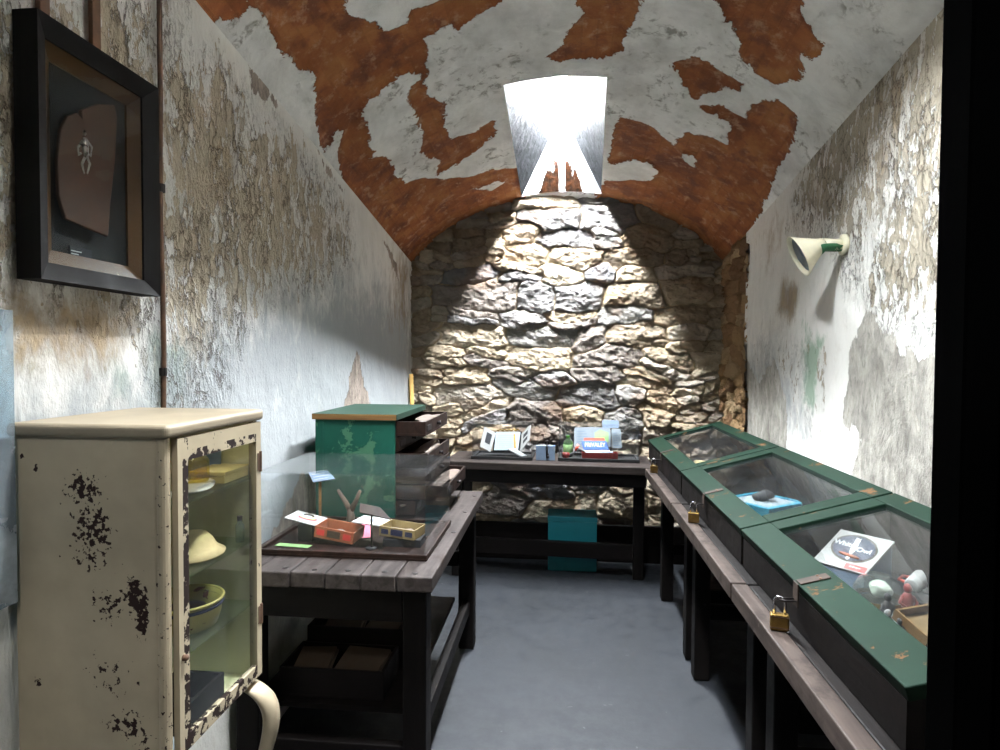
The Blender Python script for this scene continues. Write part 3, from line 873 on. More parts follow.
# ================================================================ LEFT SIDE
# ---- framed relic
t = thing('shadow_box_picture', 'black shadow box picture with gilt liner hanging above the cream cabinet', 'framed picture', (XL + 0.003, 1.474, 1.77))
fx0, fx1 = XL + 0.006, -1.146
fy0, fy1, fz0, fz1 = 1.268, 1.678, 1.768, 2.357
w = 0.042
def mitre_ring(bm, x0, x1, y0, y1, z0, z1, w):
    """sloping moulding from the outer edge at x1 down to the inner edge at x0"""
    o = [(y0, z0), (y1, z0), (y1, z1), (y0, z1)]; i = [(y0 + w, z0 + w), (y1 - w, z0 + w), (y1 - w, z1 - w), (y0 + w, z1 - w)]
    for k in range(4):
        k2 = (k + 1) % 4
        hexa(bm, [(x0 - 0.006, *o[k]), (x0 - 0.006, *o[k2]), (x0 - 0.006, *i[k2]), (x0 - 0.006, *i[k])], [(x1, *o[k]), (x1, *o[k2]), (x0, *i[k2]), (x0, *i[k])])
bm = bmesh.new(); mitre_ring(bm, fx1 - 0.020, fx1, fy0, fy1, fz0, fz1, w)
for lo, hi in (((fx0, fy0, fz0), (fx1 - 0.024, fy0 + 0.012, fz1)), ((fx0, fy1 - 0.012, fz0), (fx1 - 0.024, fy1, fz1)), ((fx0, fy0 + 0.012, fz0), (fx1 - 0.024, fy1 - 0.012, fz0 + 0.012)), ((fx0, fy0 + 0.012, fz1 - 0.012), (fx1 - 0.024, fy1 - 0.012, fz1))):
    box(bm, lo, hi)
obj('frame', bm, M['black_gloss'], t)
bm = bmesh.new(); mitre_ring(bm, fx0 + 0.018, fx1 - 0.026, fy0 + w, fy1 - w, fz0 + w, fz1 - w, 0.034)
obj('gilt_liner', bm, M['gold'], t)
obj('backing', B(((fx0 + 0.004, fy0 + w, fz0 + w), (fx0 + 0.010, fy1 - w, fz1 - w))), M['black'], t)
pk = [(57, 130), (64, 116), (74, 113), (79, 119), (78, 110), (95, 104), (111, 105), (114, 118), (112, 160), (107, 206), (105, 237), (83, 228), (62, 219), (55, 195), (54, 160)]
lx = fx0 + 0.022
bm = bmesh.new()
slab(bm, [at(a, b, x=lx) for a, b in pk], 0.010)
lp = obj('leather_panel', bm, M['leather'], t, bevel=0.003)
# small tarnished figure fixed to the leather
bm = bmesh.new()
q = lambda a, b, e=0.0: at(a, b, x=lx + 0.008 + e)
blob(bm, q(84, 133), (0.005, 0.007, 0.008), 2, 0.1, 2)
tube(bm, [q(84, 138), q(84, 148), q(85, 158)], [0.007, 0.010, 0.007], 8)
for s in (-1, 1):
    tube(bm, [q(84 + 2 * s, 141), q(84 + 7 * s, 147), q(84 + 6 * s, 156), q(84 + 3 * s, 153, 0.004)], [0.005, 0.004, 0.0035, 0.003], 8)
    tube(bm, [q(85 + 1 * s, 157), q(85 + 4 * s, 164), q(85 + 1.5 * s, 174)], [0.005, 0.0045, 0.003], 8)
obj('metal_figure', bm, M['silver'], lp, True)
a = at(70, 241, x=lx - 0.006); b = at(92, 249, x=lx - 0.006)
cw, ch = abs(b.y - a.y), 0.040
cc = Vector((lx - 0.008, (a.y + b.y) / 2, 1.845))
cp = obj('caption_card', B(((cc.x - 0.003, cc.y - cw / 2, cc.z - ch / 2), (cc.x + 0.002, cc.y + cw / 2, cc.z + ch / 2))), M['ink'], t)
for i, (ww, zz) in enumerate(((0.5, 0.009), (0.35, 0.002), (0.85, -0.004), (0.8, -0.010))):
    obj('print_line', B(((cc.x + 0.002, cc.y - cw * 0.46, cc.z + zz - 0.0012), (cc.x + 0.003, cc.y + cw * (0.92 * ww - 0.46), cc.z + zz + 0.0012))), M['white_text'], cp)
obj('glass_pane', B(((fx1 - 0.0255, fy0 + w, fz0 + w), (fx1 - 0.0235, fy1 - w, fz1 - w))), M['picture_glass'], t)
for yy in (1.335, 1.495):
    obj('hanging_strap', B(((XL + 0.012, yy - 0.014, 2.30), (XL + 0.026, yy + 0.014, 2.80))), M['rust_iron'], t, bevel=0.002)

# ---- pipe on the wall
bm = bmesh.new()
pth = [(XL + 0.013 + 0.002 * math.sin(i), 1.762 + 0.003 * math.sin(i * 1.7), 0.05 + 2.72 * i / 14) for i in range(15)]
pth[0] = (XL + 0.013, 1.762, 0.004)
t = thing('wall_pipe', 'thin rusty vertical pipe on the left wall beside the framed picture', 'pipe', (XL + 0.013, 1.762, 0))
tube(bm, pth, 0.0075, 10)
obj('pipe', bm, M['rust_iron'], t, True)
for z in (0.7, 1.55, 2.1):
    bm = bmesh.new(); tube(bm, [(XL + 0.013, 1.762, z - 0.012), (XL + 0.013, 1.762, z + 0.012)], 0.0115, 10)
    box(bm, (XL + 0.004, 1.755, z - 0.01), (XL + 0.013, 1.769, z + 0.01))
    obj('clip', bm, M['iron'], t)

# ---- pale blue sheet at the edge of the picture
t = thing('acrylic_sheet', 'pale blue translucent sheet on the wall beside the cream cabinet', 'panel', (XL + 0.004, 0.98, 1.06))
px0 = XL + 0.034
obj('sheet', B(((px0, 0.74, 1.062), (px0 + 0.007, 1.222, 1.695))), M['haze'], t, bevel=0.002)
for y, z in ((0.78, 1.1), (0.78, 1.655), (1.19, 1.1), (1.19, 1.655)):
    bm = bmesh.new(); lathe(bm, [(0.008, 0), (0.008, 0.05)], Matrix.Translation((XL - 0.012, y, z)) @ rot('Y', 90), 12)
    obj('standoff', bm, M['chrome'], t, True)

# ---- cream metal cabinet
cx0, cx1, cy0, cy1, cz0, cz1 = -1.188, -0.838, 1.236, 1.642, 0.70, 1.452
t = thing('medicine_cabinet', 'cream enamelled steel cabinet with rust spots and a glazed door, on curved legs', 'cabinet', ((cx0 + cx1) / 2, (cy0 + cy1) / 2, 0))
# panel nearest the camera carries the rust, so it is a fine grid
def rusty_panel(name, o, du, dv, nu, nv, spots, parent, thick):
    """a panel with rust spots: o corner, du and dv edges"""
    o, du, dv = Vector(o), Vector(du), Vector(dv)
    nrm = du.cross(dv).normalized()
    bm = bmesh.new()
    lay = bm.verts.layers.float.new('rust')
    g = []
    for i in range(nu + 1):
        row = []
        for j in range(nv + 1):
            p = o + du * (i / nu) + dv * (j / nv)
            vtx = bm.verts.new(p)
            s = 0
            for (u, v, ru, rv, k) in spots:
                s = max(s, k * math.exp(-((i / nu - u) / ru / 1.3) ** 2 - ((j / nv - v) / rv / 1.35) ** 2))
            vtx[lay] = s
            row.append(vtx)
        g.append(row)
    for i in range(nu):
        for j in range(nv):
            bm.faces.new((g[i][j], g[i + 1][j], g[i + 1][j + 1], g[i][j + 1]))
    back = [bm.verts.new(p - nrm * thick) for p in (o, o + du, o + du + dv, o + dv)]
    bm.faces.new(back[::-1])
    return obj(name, bm, M['cream'], parent)
spots_side = [(0.50, 0.84, 0.16, 0.07, 0.68), (0.56, 0.72, 0.17, 0.09, 0.68), (0.52, 0.64, 0.2, 0.05, 0.55), (0.68, 0.50, 0.16, 0.06, 0.60), (0.84, 0.53, 0.06, 0.05, 0.95), (0.90, 0.48, 0.05, 0.08, 0.9), (0.68, 0.28, 0.22, 0.07, 0.5), (0.78, 0.13, 0.16, 0.05, 0.65), (0.9, 0.06, 0.1, 0.08, 0.6), (0.14, 0.25, 0.03, 0.02, 0.9), (0.16, 0.90, 0.02, 0.012, 0.9), (0.06, 0.94, 0.02, 0.01, 0.9), (0.5, 0.4, 0.5, 0.5, 0.2)]
w = 0.024
rusty_panel('side_panel', (cx0, cy0, cz0), (cx1 - cx0 - w, 0, 0), (0, 0, cz1 - cz0 - 0.03), 40, 80, spots_side, t, 0.004)
body = bmesh.new()
# corner posts, back, far side, floor
def post(bm, x, y, r=0.012):
    lathe(bm, [(r, cz0), (r, cz1 - 0.03)], Matrix.Translation((x, y, 0)), 16)
post(body, cx1 - 0.013, cy0 + 0.012, 0.0135); 
box(body, (cx1 - w - 0.002, cy0 + 0.001, cz0), (cx1 - 0.013, cy0 + 0.016, cz1 - 0.03))
post2 = B(((cx1 - 0.020, cy1 - 0.016, cz0), (cx1 - 0.0065, cy1, cz1 - 0.03)))
for bb in (body, post2):
    o = obj('corner_post', bb, M['cream'], t)
    rusty = o.data.attributes.new('rust', 'FLOAT', 'POINT'); rusty.data.foreach_set('value', [0.36] * len(o.data.vertices))
obj('body', B(((cx0, cy0 + 0.01, cz0), (cx0 + 0.006, cy1, cz1 - 0.03)), ((cx0 + 0.006, cy1 - 0.006, cz0), (cx1 - 0.020, cy1, cz1 - 0.03)), ((cx0 + 0.006, cy0 + 0.005, cz0), (cx1 - 0.006, cy1 - 0.006, cz0 + 0.008))), M['cream_inside'], t)
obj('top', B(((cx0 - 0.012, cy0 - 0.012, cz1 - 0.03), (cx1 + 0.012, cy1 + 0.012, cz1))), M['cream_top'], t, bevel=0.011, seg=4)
# door on the face towards the aisle
dx0, dx1 = cx1 - 0.006, cx1 + 0.008
dy0, dy1, dz0, dz1 = cy0 + 0.030, cy1 - 0.002, cz0 + 0.012, cz1 - 0.034
fw = 0.038
door = thing('door', '', '', (dx0, dy0, dz0)); door.parent = t
for k in ('label', 'category'):
    del door[k]
door.matrix_basis = root_matrix(t).inverted() @ Matrix.Translation((dx0, dy0, dz0))
bm = bmesh.new()
lay = bm.verts.layers.float.new('rust')
def dbar(y0, y1, z0, z1, ny, nz, k):
    ny = max(1, ny); nz = max(1, nz)
    for i in range(ny):
        for j in range(nz):
            a0 = y0 + (y1 - y0) * i / ny; a1 = y0 + (y1 - y0) * (i + 1) / ny; b0 = z0 + (z1 - z0) * j / nz; b1 = z0 + (z1 - z0) * (j + 1) / nz
            for v in box(bm, (dx0, a0, b0), (dx1, a1, b1)):
                v[lay] = k
dbar(dy0, dy0 + fw * 0.45, dz0, dz1, 1, 1, 0.15); dbar(dy0 + fw * 0.45, dy0 + fw, dz0, dz1, 1, 1, 0.66); dbar(dy1 - 0.026, dy1, dz0, dz1, 1, 1, 0.25)
dbar(dy0 + fw, dy1 - 0.026, dz1 - 0.030, dz1, 1, 1, 0.2); dbar(dy0 + fw, dy1 - 0.026, dz1 - 0.052, dz1 - 0.030, 1, 1, 0.60); dbar(dy0 + fw, dy1 - 0.026, dz0, dz0 + 0.034, 1, 1, 0.62)
obj('door_frame', bm, M['cream_door'], door)
obj('glass_pane', B(((dx0 + 0.005, dy0 + fw, dz0 + 0.034), (dx0 + 0.008, dy1 - 0.026, dz1 - 0.052))), M['glass'], door)
for z in (dz0 + 0.17, dz1 - 0.11):
    bm = bmesh.new(); lathe(bm, [(0.005, z - 0.028), (0.005, z + 0.028)], Matrix.Translation((dx1, dy1 - 0.004, 0)), 12)
    box(bm, (dx1 - 0.001, dy1 - 0.020, z - 0.024), (dx1 + 0.002, dy1 - 0.004, z + 0.024))
    obj('hinge', bm, M['rust_iron'], door)
bm = bmesh.new(); lathe(bm, [(0.007, 0), (0.007, 0.008), (0.004, 0.012)], Matrix.Translation((dx1, dy0 + 0.014, 0.93)) @ rot('Y', 90), 14)
obj('lock', bm, M['rust_iron'], door, True)
lm = Vector((cx1 - 0.045, (cy0 + cy1) / 2, cz1 - 0.038))
obj('lamp_strip', B(((lm.x - 0.014, lm.y - 0.13, lm.z), (lm.x + 0.014, lm.y + 0.13, cz1 - 0.0305))), M['paper'], t, bevel=0.002)
ld_ = bpy.data.lights.new('cabinet_lamp', 'AREA'); ld_.shape = 'RECTANGLE'; ld_.size = 0.02; ld_.size_y = 0.24; ld_.energy = 0.16; ld_.color = (1.0, 0.97, 0.72)
lo_ = bpy.data.objects.new('cabinet_lamp', ld_); COL.objects.link(lo_); lo_.location = lm - Vector((0, 0, 0.002)); lo_.rotation_euler = (0, math.radians(-18), 0)
SHELF = [1.262, 1.088, 0.912]
for z in SHELF:
    obj('shelf', B(((cx0 + 0.008, cy0 + 0.008, z), (cx1 - 0.010, cy1 - 0.008, z + 0.006))), M['shelf_glass'], t)
# curved legs: a flat bent bar bulging outward under each corner
def cabriole(x, y, sx, sy):
    bm = bmesh.new()
    prof = [(0.0, 0.700), (0.036, 0.684), (0.070, 0.650), (0.080, 0.60), (0.070, 0.54), (0.046, 0.46), (0.022, 0.34), (0.012, 0.2), (0.012, 0.08), (0.022, 0.02), (0.034, 0.0)]
    wd = [0.044, 0.044, 0.044, 0.042, 0.040, 0.036, 0.030, 0.025, 0.022, 0.022, 0.024]
    dv = Vector((sx, sy, 0)).normalized(); sd = Vector((-dv.y, dv.x, 0))
    rings = []
    for (o_, z), h in zip(prof, wd):
        c = Vector((x, y, z)) + dv * o_
        rings.append([bm.verts.new(c + sd * h * a + dv * h * 0.55 * b) for a, b in ((-1, -1), (-0.7, 1), (0.7, 1), (1, -1))])
    for a, b in zip(rings, rings[1:]):
        for k in range(4):
            bm.faces.new((a[k], a[(k + 1) % 4], b[(k + 1) % 4], b[k]))
    bm.faces.new(rings[0]); bm.faces.new(rings[-1][::-1])
    o = obj('leg', bm, M['cream'], t, True)
    s = o.modifiers.new('round', 'SUBSURF'); s.levels = s.render_levels = 2
for x, y, sx, sy in ((cx1 - 0.03, cy1 - 0.035, 1, 0.15), (cx1 - 0.03, cy0 + 0.035, 1, -0.15), (cx0 + 0.035, cy0 + 0.035, -0.15, -1), (cx0 + 0.035, cy1 - 0.035, -0.15, 1)):
    cabriole(x, y, sx, sy)

# contents of the cabinet
zs = [s + 0.0065 for s in SHELF]
def P3(px, py, z):
    return at(px, py, z=z)
t = tag(obj('grey_card', (lambda bm: (slab(bm, [(-1.06, 1.60, zs[0] + 0.002), (-0.935, 1.615, zs[0] + 0.002), (-0.935, 1.625, zs[0] + 0.105), (-1.06, 1.61, zs[0] + 0.105)], 0.003), bm)[1])(bmesh.new()), M['grey_blue']), 'grey blue card standing at the back of the top cabinet shelf', 'card')
t = thing('jar', 'yellow glass jar on the top shelf of the cream cabinet', 'jar', (-0.905, 1.40, zs[0]))
bm = bmesh.new(); jm = Matrix.Translation((-0.90, 1.44, zs[0] + 0.048))
lathe(bm, [(0.006, -0.030), (0.030, -0.028), (0.034, -0.02), (0.034, 0.024), (0.028, 0.034), (0.022, 0.038), (0.022, 0.048), (0.018, 0.048), (0.018, 0.036), (0.028, 0.020), (0.029, -0.018), (0.004, -0.024)], jm, 28)
obj('jar_body', bm, M['yellow_glass'], t, True)
t = tag(obj('cloth', (lambda bm: (blob(bm, (-0.895, 1.40, zs[0] + 0.010), (0.035, 0.08, 0.010), 5, 0.4, 4), bm)[1])(bmesh.new()), M['cloth'], None, True), 'crumpled white cloth under the yellow jar in the cabinet', 'cloth')
t = thing('cardboard_box', 'flat cream cardboard box beside the yellow jar', 'box', (-0.90, 1.56, zs[0]))
bm = B(((-0.955, 1.51, zs[0] + 0.001), (-0.862, 1.632, zs[0] + 0.020)), m=None); obj('box_body', bm, M['cream_book'], t, bevel=0.002)
bm = B(((-0.958, 1.507, zs[0] + 0.021), (-0.859, 1.632, zs[0] + 0.032))); obj('lid', bm, M['cream_book'], t, bevel=0.002)
t = tag(obj('felt_hat', (lambda bm: (lathe(bm, [(0.08, 0.002), (0.082, 0.006), (0.062, 0.018), (0.05, 0.04), (0.036, 0.054), (0.012, 0.058)], Matrix.Translation((-0.93, 1.475, zs[1])) @ rot('Z', 20) @ Matrix.Diagonal((0.95, 1.1, 1, 1)), 32), bm)[1])(bmesh.new()), M['beige'], None, True), 'beige felt cap on the second shelf of the cabinet', 'hat')
t = thing('vial', 'small clear glass vial next to the beige cap', 'vial', (-0.868, 1.595, zs[1]))
bm = bmesh.new(); lathe(bm, [(0.012, 0), (0.012, 0.045), (0.007, 0.052), (0.007, 0.062), (0.005, 0.062), (0.005, 0.052), (0.0105, 0.044), (0.0105, 0.003)], Matrix.Translation((-0.868, 1.595, zs[1])), 20)
obj('vial_body', bm, M['clear_glass'], t, True)
bm = bmesh.new(); lathe(bm, [(0.0062, 0.058), (0.0072, 0.070)], Matrix.Translation((-0.868, 1.595, zs[1])), 16); obj('stopper', bm, M['tan'], t)
t = thing('enamel_basin', 'yellow enamel basin with navy rim and rusted inside, on the third cabinet shelf', 'basin', (-0.94, 1.47, zs[2]))
bm = bmesh.new(); bmx = Matrix.Translation((-0.945, 1.462, zs[2]))
lathe(bm, [(0.06, 0.0), (0.078, 0.004), (0.086, 0.03), (0.090, 0.068), (0.087, 0.068), (0.082, 0.03), (0.072, 0.010), (0.01, 0.008)], bmx, 40); obj('bowl', bm, M['enamel'], t, True)
bm = bmesh.new(); tube(bm, [bmx @ Vector((0.0915 * math.cos(a * math.pi / 20), 0.0915 * math.sin(a * math.pi / 20), 0.068)) for a in range(40)], 0.004, 8, True); obj('rim', bm, M['enamel'], t, True)
bm = bmesh.new(); tube(bm, [bmx @ Vector((0.0895 * math.cos(a * math.pi / 20), 0.0895 * math.sin(a * math.pi / 20), 0.056)) for a in range(40)], 0.0042, 8, True); obj('navy_band', bm, M['navy'], t, True)
bm = bmesh.new(); blob(bm, (-0.95, 1.46, zs[2] + 0.035), (0.06, 0.06, 0.014), 8, 0.3, 3); obj('rust_crust', bm, M['leather'], t, True)
zb = cz0 + 0.0085
t = thing('wooden_tray', 'dark open wooden tray on the floor of the cream cabinet', 'tray', (-0.93, 1.45, zb))
bm = bmesh.new(); open_box(bm, (-0.99, 1.335, zb), (-0.862, 1.50, zb + 0.075), 0.008); obj('tray_body', bm, M['dark_wood_y'], t)
t = tag(obj('glass_ball', (lambda bm: (lathe(bm, [(0.001 + 0.02 * math.sin(a * math.pi / 12), -0.02 * math.cos(a * math.pi / 12)) for a in range(13)], Matrix.Translation((-0.905, 1.535, zb + 0.0205)), 24), bm)[1])(bmesh.new()), M['ball'], None, True), 'blue green glass ball behind the dark tray', 'ball')
t = tag(obj('folded_paper', (lambda bm: (slab(bm, [(-0.858, 1.27, zb + 0.003), (-0.855, 1.33, zb + 0.003), (-0.91, 1.33, zb + 0.012), (-0.91, 1.27, zb + 0.03)], 0.002), bm)[1])(bmesh.new()), M['paper_blue']), 'white folded paper in front of the dark tray inside the cabinet', 'paper')

# ---- work table on the left
def work_table(name, label, x0, x1, y0, y1, h, top_mat, along, legs, lw, rails, apron, cat='table', rotz=0.0, centre=None, group=None, tt=0.055, boards=5, front_rail=None):
    c = centre or ((x0 + x1) / 2, (y0 + y1) / 2, 0)
    t = thing(name, label, cat, c, rotz, group)
    fix = Matrix.Translation(c) @ Matrix.Rotation(rotz, 4, 'Z') @ Matrix.Translation([-v for v in c]) if rotz else None
    bm = bmesh.new()
    rnd = random.Random(hash(name) % 91 + int(abs(y0) * 10))
    for i in range(boards):
        dz = rnd.uniform(-0.002, 0.0)
        if along == 'y':
            w_ = (x1 - x0) / boards
            box(bm, (x0 + i * w_ + 0.0012, y0 + rnd.uniform(0, 0.008), h - tt), (x0 + (i + 1) * w_ - 0.0012, y1, h + dz), fix)
        else:
            w_ = (y1 - y0) / boards
            box(bm, (x0, y0 + i * w_ + 0.0012, h - tt), (x1, y0 + (i + 1) * w_ - 0.0012, h + dz), fix)
    obj('tabletop', bm, top_mat, t, bevel=0.005)
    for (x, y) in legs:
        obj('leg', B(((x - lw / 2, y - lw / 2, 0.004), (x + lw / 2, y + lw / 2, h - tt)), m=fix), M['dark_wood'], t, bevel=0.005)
    for lo, hi in rails:
        obj('stretcher', B((lo, hi), m=fix), M['dark_wood_y'] if hi[1] - lo[1] > hi[0] - lo[0] else M['dark_wood_x'], t, bevel=0.004)
    for lo, hi in apron:
        obj('apron', B((lo, hi), m=fix), M['dark_wood_y'] if hi[1] - lo[1] > hi[0] - lo[0] else M['dark_wood_x'], t, bevel=0.003)
    return t
LX = -0.51
t = work_table('work_table', 'long worn plank table along the left wall carrying the glass covered display and green chest', -1.19, -0.432, 2.045, 3.425, 0.85, M['plank'], 'y',
               [(LX, 2.16), (LX, 3.35), (-1.13, 2.16), (-1.13, 3.35)], 0.085,
               [((LX - 0.02, 2.2, 0.20), (LX + 0.02, 3.31, 0.27)), ((-1.09, 3.33, 0.45), (LX - 0.04, 3.37, 0.53)), ((-1.09, 2.14, 0.12), (LX - 0.04, 2.18, 0.2)), ((-1.15, 2.2, 0.2), (-1.11, 3.31, 0.27))],
               [((LX - 0.055, 2.2, 0.70), (LX - 0.03, 3.31, 0.794)), ((-1.09, 2.12, 0.66), (LX - 0.045, 2.15, 0.794)), ((-1.09, 3.36, 0.70), (LX - 0.045, 3.39, 0.794))], boards=6)
for i, (x, y) in enumerate(((-1.09, 2.085), (-0.97, 2.09), (-0.86, 2.085), (-0.74, 2.088), (-0.61, 2.09), (-0.50, 2.085), (-0.455, 2.6), (-0.46, 2.95), (-0.465, 3.3))):
    bm = bmesh.new(); lathe(bm, [(0.010, 0), (0.010, 0.0012), (0.006, 0.002)], Matrix.Translation((x, y, 0.8492)), 12)
    obj('nail_head', bm, M['iron'], t)
obj('shelf_board', B(((-1.16, 2.22, 0.272), (LX - 0.06, 3.30, 0.292))), M['dark_wood_y'], t)
# crates beneath
def crate(x0, x1, y0, y1, z, h, label):
    t = thing('wooden_crate', label, 'crate', ((x0 + x1) / 2, (y0 + y1) / 2, z), 0, 'open crates on the shelf under the left table')
    bm = bmesh.new(); open_box(bm, (x0, y0, z), (x1, y1, z + h), 0.012); obj('crate_body', bm, M['dark_wood_x'], t, bevel=0.002)
crate(-1.07, -0.66, 2.25, 2.47, 0.2935, 0.115, 'dark open crate of brown papers, front one of two below the left table')
crate(-1.06, -0.64, 2.49, 2.75, 0.2935, 0.17, 'dark open crate of tan papers, rear one of two below the left table')
def bundle(x, y, z, a, w, d, mat, label, group):
    m = Matrix.Translation((x, y, z)) @ rot('Z', a) @ rot('X', 9)
    bm = B(((-w / 2, -d / 2, 0), (w / 2, d / 2, 0.012)), ((-w / 2 + 0.004, -d / 2 + 0.006, 0.0125), (w / 2 - 0.008, d / 2, 0.022)), m=m)
    return tag(obj('paper_bundle', bm, mat, None, False, 0.002), label, 'papers', group)
bundle(-0.97, 2.36, 0.375, 6, 0.15, 0.15, M['tan'], 'tan bundle of papers at the left of the front crate', 'papers in the crates')
bundle(-0.775, 2.36, 0.378, -5, 0.19, 0.16, M['tan'], 'wide brown bundle of papers at the right of the front crate', 'papers in the crates')
bundle(-0.93, 2.62, 0.43, 4, 0.17, 0.18, M['tan'], 'bundle of papers at the left of the rear crate', 'papers in the crates')
bundle(-0.745, 2.62, 0.43, -8, 0.16, 0.18, M['tan'], 'bundle of papers at the right of the rear crate', 'papers in the crates')

# ---- glass covered display on the left table
TZ = 0.8505
def cover(name, label, x0, x1, y0, y1, z, h, rotz=0.0, mat=None, lip=0.02):
    c = ((x0 + x1) / 2, (y0 + y1) / 2, z)
    t = thing(name, label, 'display case', c, rotz)
    fix = Matrix.Translation(c) @ Matrix.Rotation(rotz, 4, 'Z') @ Matrix.Translation([-v for v in c])
    bm = B(((x0, y0, z), (x1, y1, z + 0.008)), ((x0, y0, z + 0.008), (x1, y0 + lip, z + 0.022)), ((x0, y1 - lip, z + 0.008), (x1, y1, z + 0.022)), ((x0, y0 + lip, z + 0.008), (x0 + lip, y1 - lip, z + 0.022)), ((x1 - lip, y0 + lip, z + 0.008), (x1, y1 - lip, z + 0.022)), m=fix)
    obj('base_tray', bm, mat or M['drawer_wood'], t, bevel=0.002)
    g = 0.004; e = 0.006
    a0, a1, b0, b1, q0, q1 = x0 + e, x1 - e, y0 + e, y1 - e, z + 0.0225, z + h
    bm = B(((a0, b0, q0), (a1, b0 + g, q1)), ((a0, b1 - g, q0), (a1, b1, q1)), ((a0, b0 + g, q0), (a0 + g, b1 - g, q1)), ((a1 - g, b0 + g, q0), (a1, b1 - g, q1)), ((a0 + g, b0 + g, q1 - g), (a1 - g, b1 - g, q1)), m=fix)
    obj('clear_cover', bm, M['clear'], t)
    return t
cover('display_case', 'clear box cover over cigar boxes on the left plank table', -1.15, -0.487, 2.212, 2.715, TZ, 0.312)
DZ = TZ + 0.0085
def cigar_box(label, loc, rz, tilt, w, d, h, front, lid_side, lid_tilt, lid_w, art, stand=None):
    """box with a hinged open lid; local x to the right, y to the back"""
    t = thing('cigar_box', label, 'cigar box', loc, 0, 'open cigar boxes under the clear cover')
    m = Matrix.Translation(loc) @ rot('Z', rz) @ rot('Y', tilt)
    th = 0.004
    bm = bmesh.new(); open_box(bm, (-w / 2, -d / 2, 0), (w / 2, d / 2, h), th, m); obj('box_body', bm, front, t, bevel=0.001)
    bm = B(((-w / 2 + th, -d / 2 + th, th + 0.001), (w / 2 - th, d / 2 - th, th + 0.003)), m=m); obj('lining', bm, M['paper'], t)
    # printed front label
    bm = B(((-w * 0.17, -d / 2 - 0.0012, h * 0.22), (w * 0.17, -d / 2, h * 0.82)), m=m); obj('front_label', bm, M['tan'] if art == 'oval' else M['navy'], t)
    for a_, b_ in ((-0.44, -0.24), (0.24, 0.44)):
        obj('side_print', B(((a_ * w, -d / 2 - 0.001, h * 0.25), (b_ * w, -d / 2, h * 0.75)), m=m), M['red'] if art == 'oval' else M['navy'], t)
    if lid_side == 'left':
        lm = m @ Matrix.Translation((-w / 2, 0, h)) @ rot('Y', lid_tilt)
        ld = obj('lid', B(((-lid_w, -d / 2, -0.004), (0, d / 2, 0)), m=lm), M['paper'], t, bevel=0.001)
        cxm = lm @ Matrix.Translation((-lid_w * 0.47, 0, 0.0004))
    else:
        lm = m @ Matrix.Translation((0, d / 2, h)) @ rot('X', lid_tilt)
        ld = obj('lid', B(((-w / 2, 0, -0.004), (w / 2, lid_w, 0)), m=lm), M['paper'], t, bevel=0.001)
        cxm = lm @ Matrix.Translation((0, lid_w * 0.5, 0.0004))
    if art == 'oval':
        bm = bmesh.new(); lathe(bm, [(0.048, 0), (0.048, 0.0006)], cxm @ Matrix.Diagonal((1, 0.62, 1, 1)), 32); obj('oval_print', bm, M['grey_blue'], ld)
        bm = bmesh.new(); lathe(bm, [(0.040, 0.0006), (0.040, 0.0011)], cxm @ Matrix.Translation((0.004, -0.004, 0)) @ Matrix.Diagonal((1, 0.5, 1, 1)), 32); obj('red_print', bm, M['red'], ld)
        bm = bmesh.new(); lathe(bm, [(0.034, 0.0011), (0.034, 0.0016)], cxm @ Matrix.Translation((0, 0.003, 0)) @ Matrix.Diagonal((1, 0.42, 1, 1)), 32); obj('yellow_print', bm, M['cream_book'], ld)
        bm = bmesh.new(); tube(bm, [cxm @ Vector((0.02 * math.cos(a) - 0.004, 0.024 + 0.014 * math.sin(a), 0.0012)) for a in [k * math.pi / 8 for k in range(-1, 9)]], 0.003, 6); obj('scroll_print', bm, M['tan'], ld)
    else:
        bm = B(((-0.04, -0.012, 0), (0.03, 0.006, 0.0006)), ((-0.01, 0.010, 0), (0.045, 0.016, 0.0006)), m=cxm); obj('blue_print', bm, M['grey_blue'], ld)
    return t
cigar_box('orange red cigar box tilted open, its white lid printed with an oval picture', (-0.884, 2.39, DZ + 0.018), -4, 8, 0.162, 0.115, 0.046, M['orange_box'], 'left', 3, 0.135, 'oval')
cigar_box('ochre and blue cigar box with a plain white open lid', (-0.625, 2.39, DZ + 0.036), -11, 3, 0.150, 0.105, 0.038, M['yellow_box'], 'left', 0, 0.125, 'blue')
# blocks that prop the boxes up
bm = B(((-1.045, 2.365, DZ), (-0.985, 2.43, DZ + 0.068))); tag(obj('prop_block', bm, M['black'], None, False, 0.002), 'black block holding up the oval printed lid', 'block', 'black prop blocks')
bm = B(((-0.69, 2.34, DZ), (-0.54, 2.44, DZ + 0.030))); tag(obj('prop_block', bm, M['black'], None, False, 0.002), 'low black block below the ochre cigar box', 'block', 'black prop blocks')
bm = bmesh.new(); blob(bm, (-0.875, 2.40, DZ + 0.032), (0.022, 0.016, 0.012), 4, 0.3, 3); tag(obj('shell', bm, M['bark'], None, True), 'small grey carved lump inside the orange red cigar box', 'carving')
bm = bmesh.new(); blob(bm, (-0.60, 2.39, DZ + 0.050), (0.020, 0.014, 0.010), 9, 0.3, 3); tag(obj('shell', bm, M['bark'], None, True), 'small grey carved lump inside the ochre cigar box', 'carving')
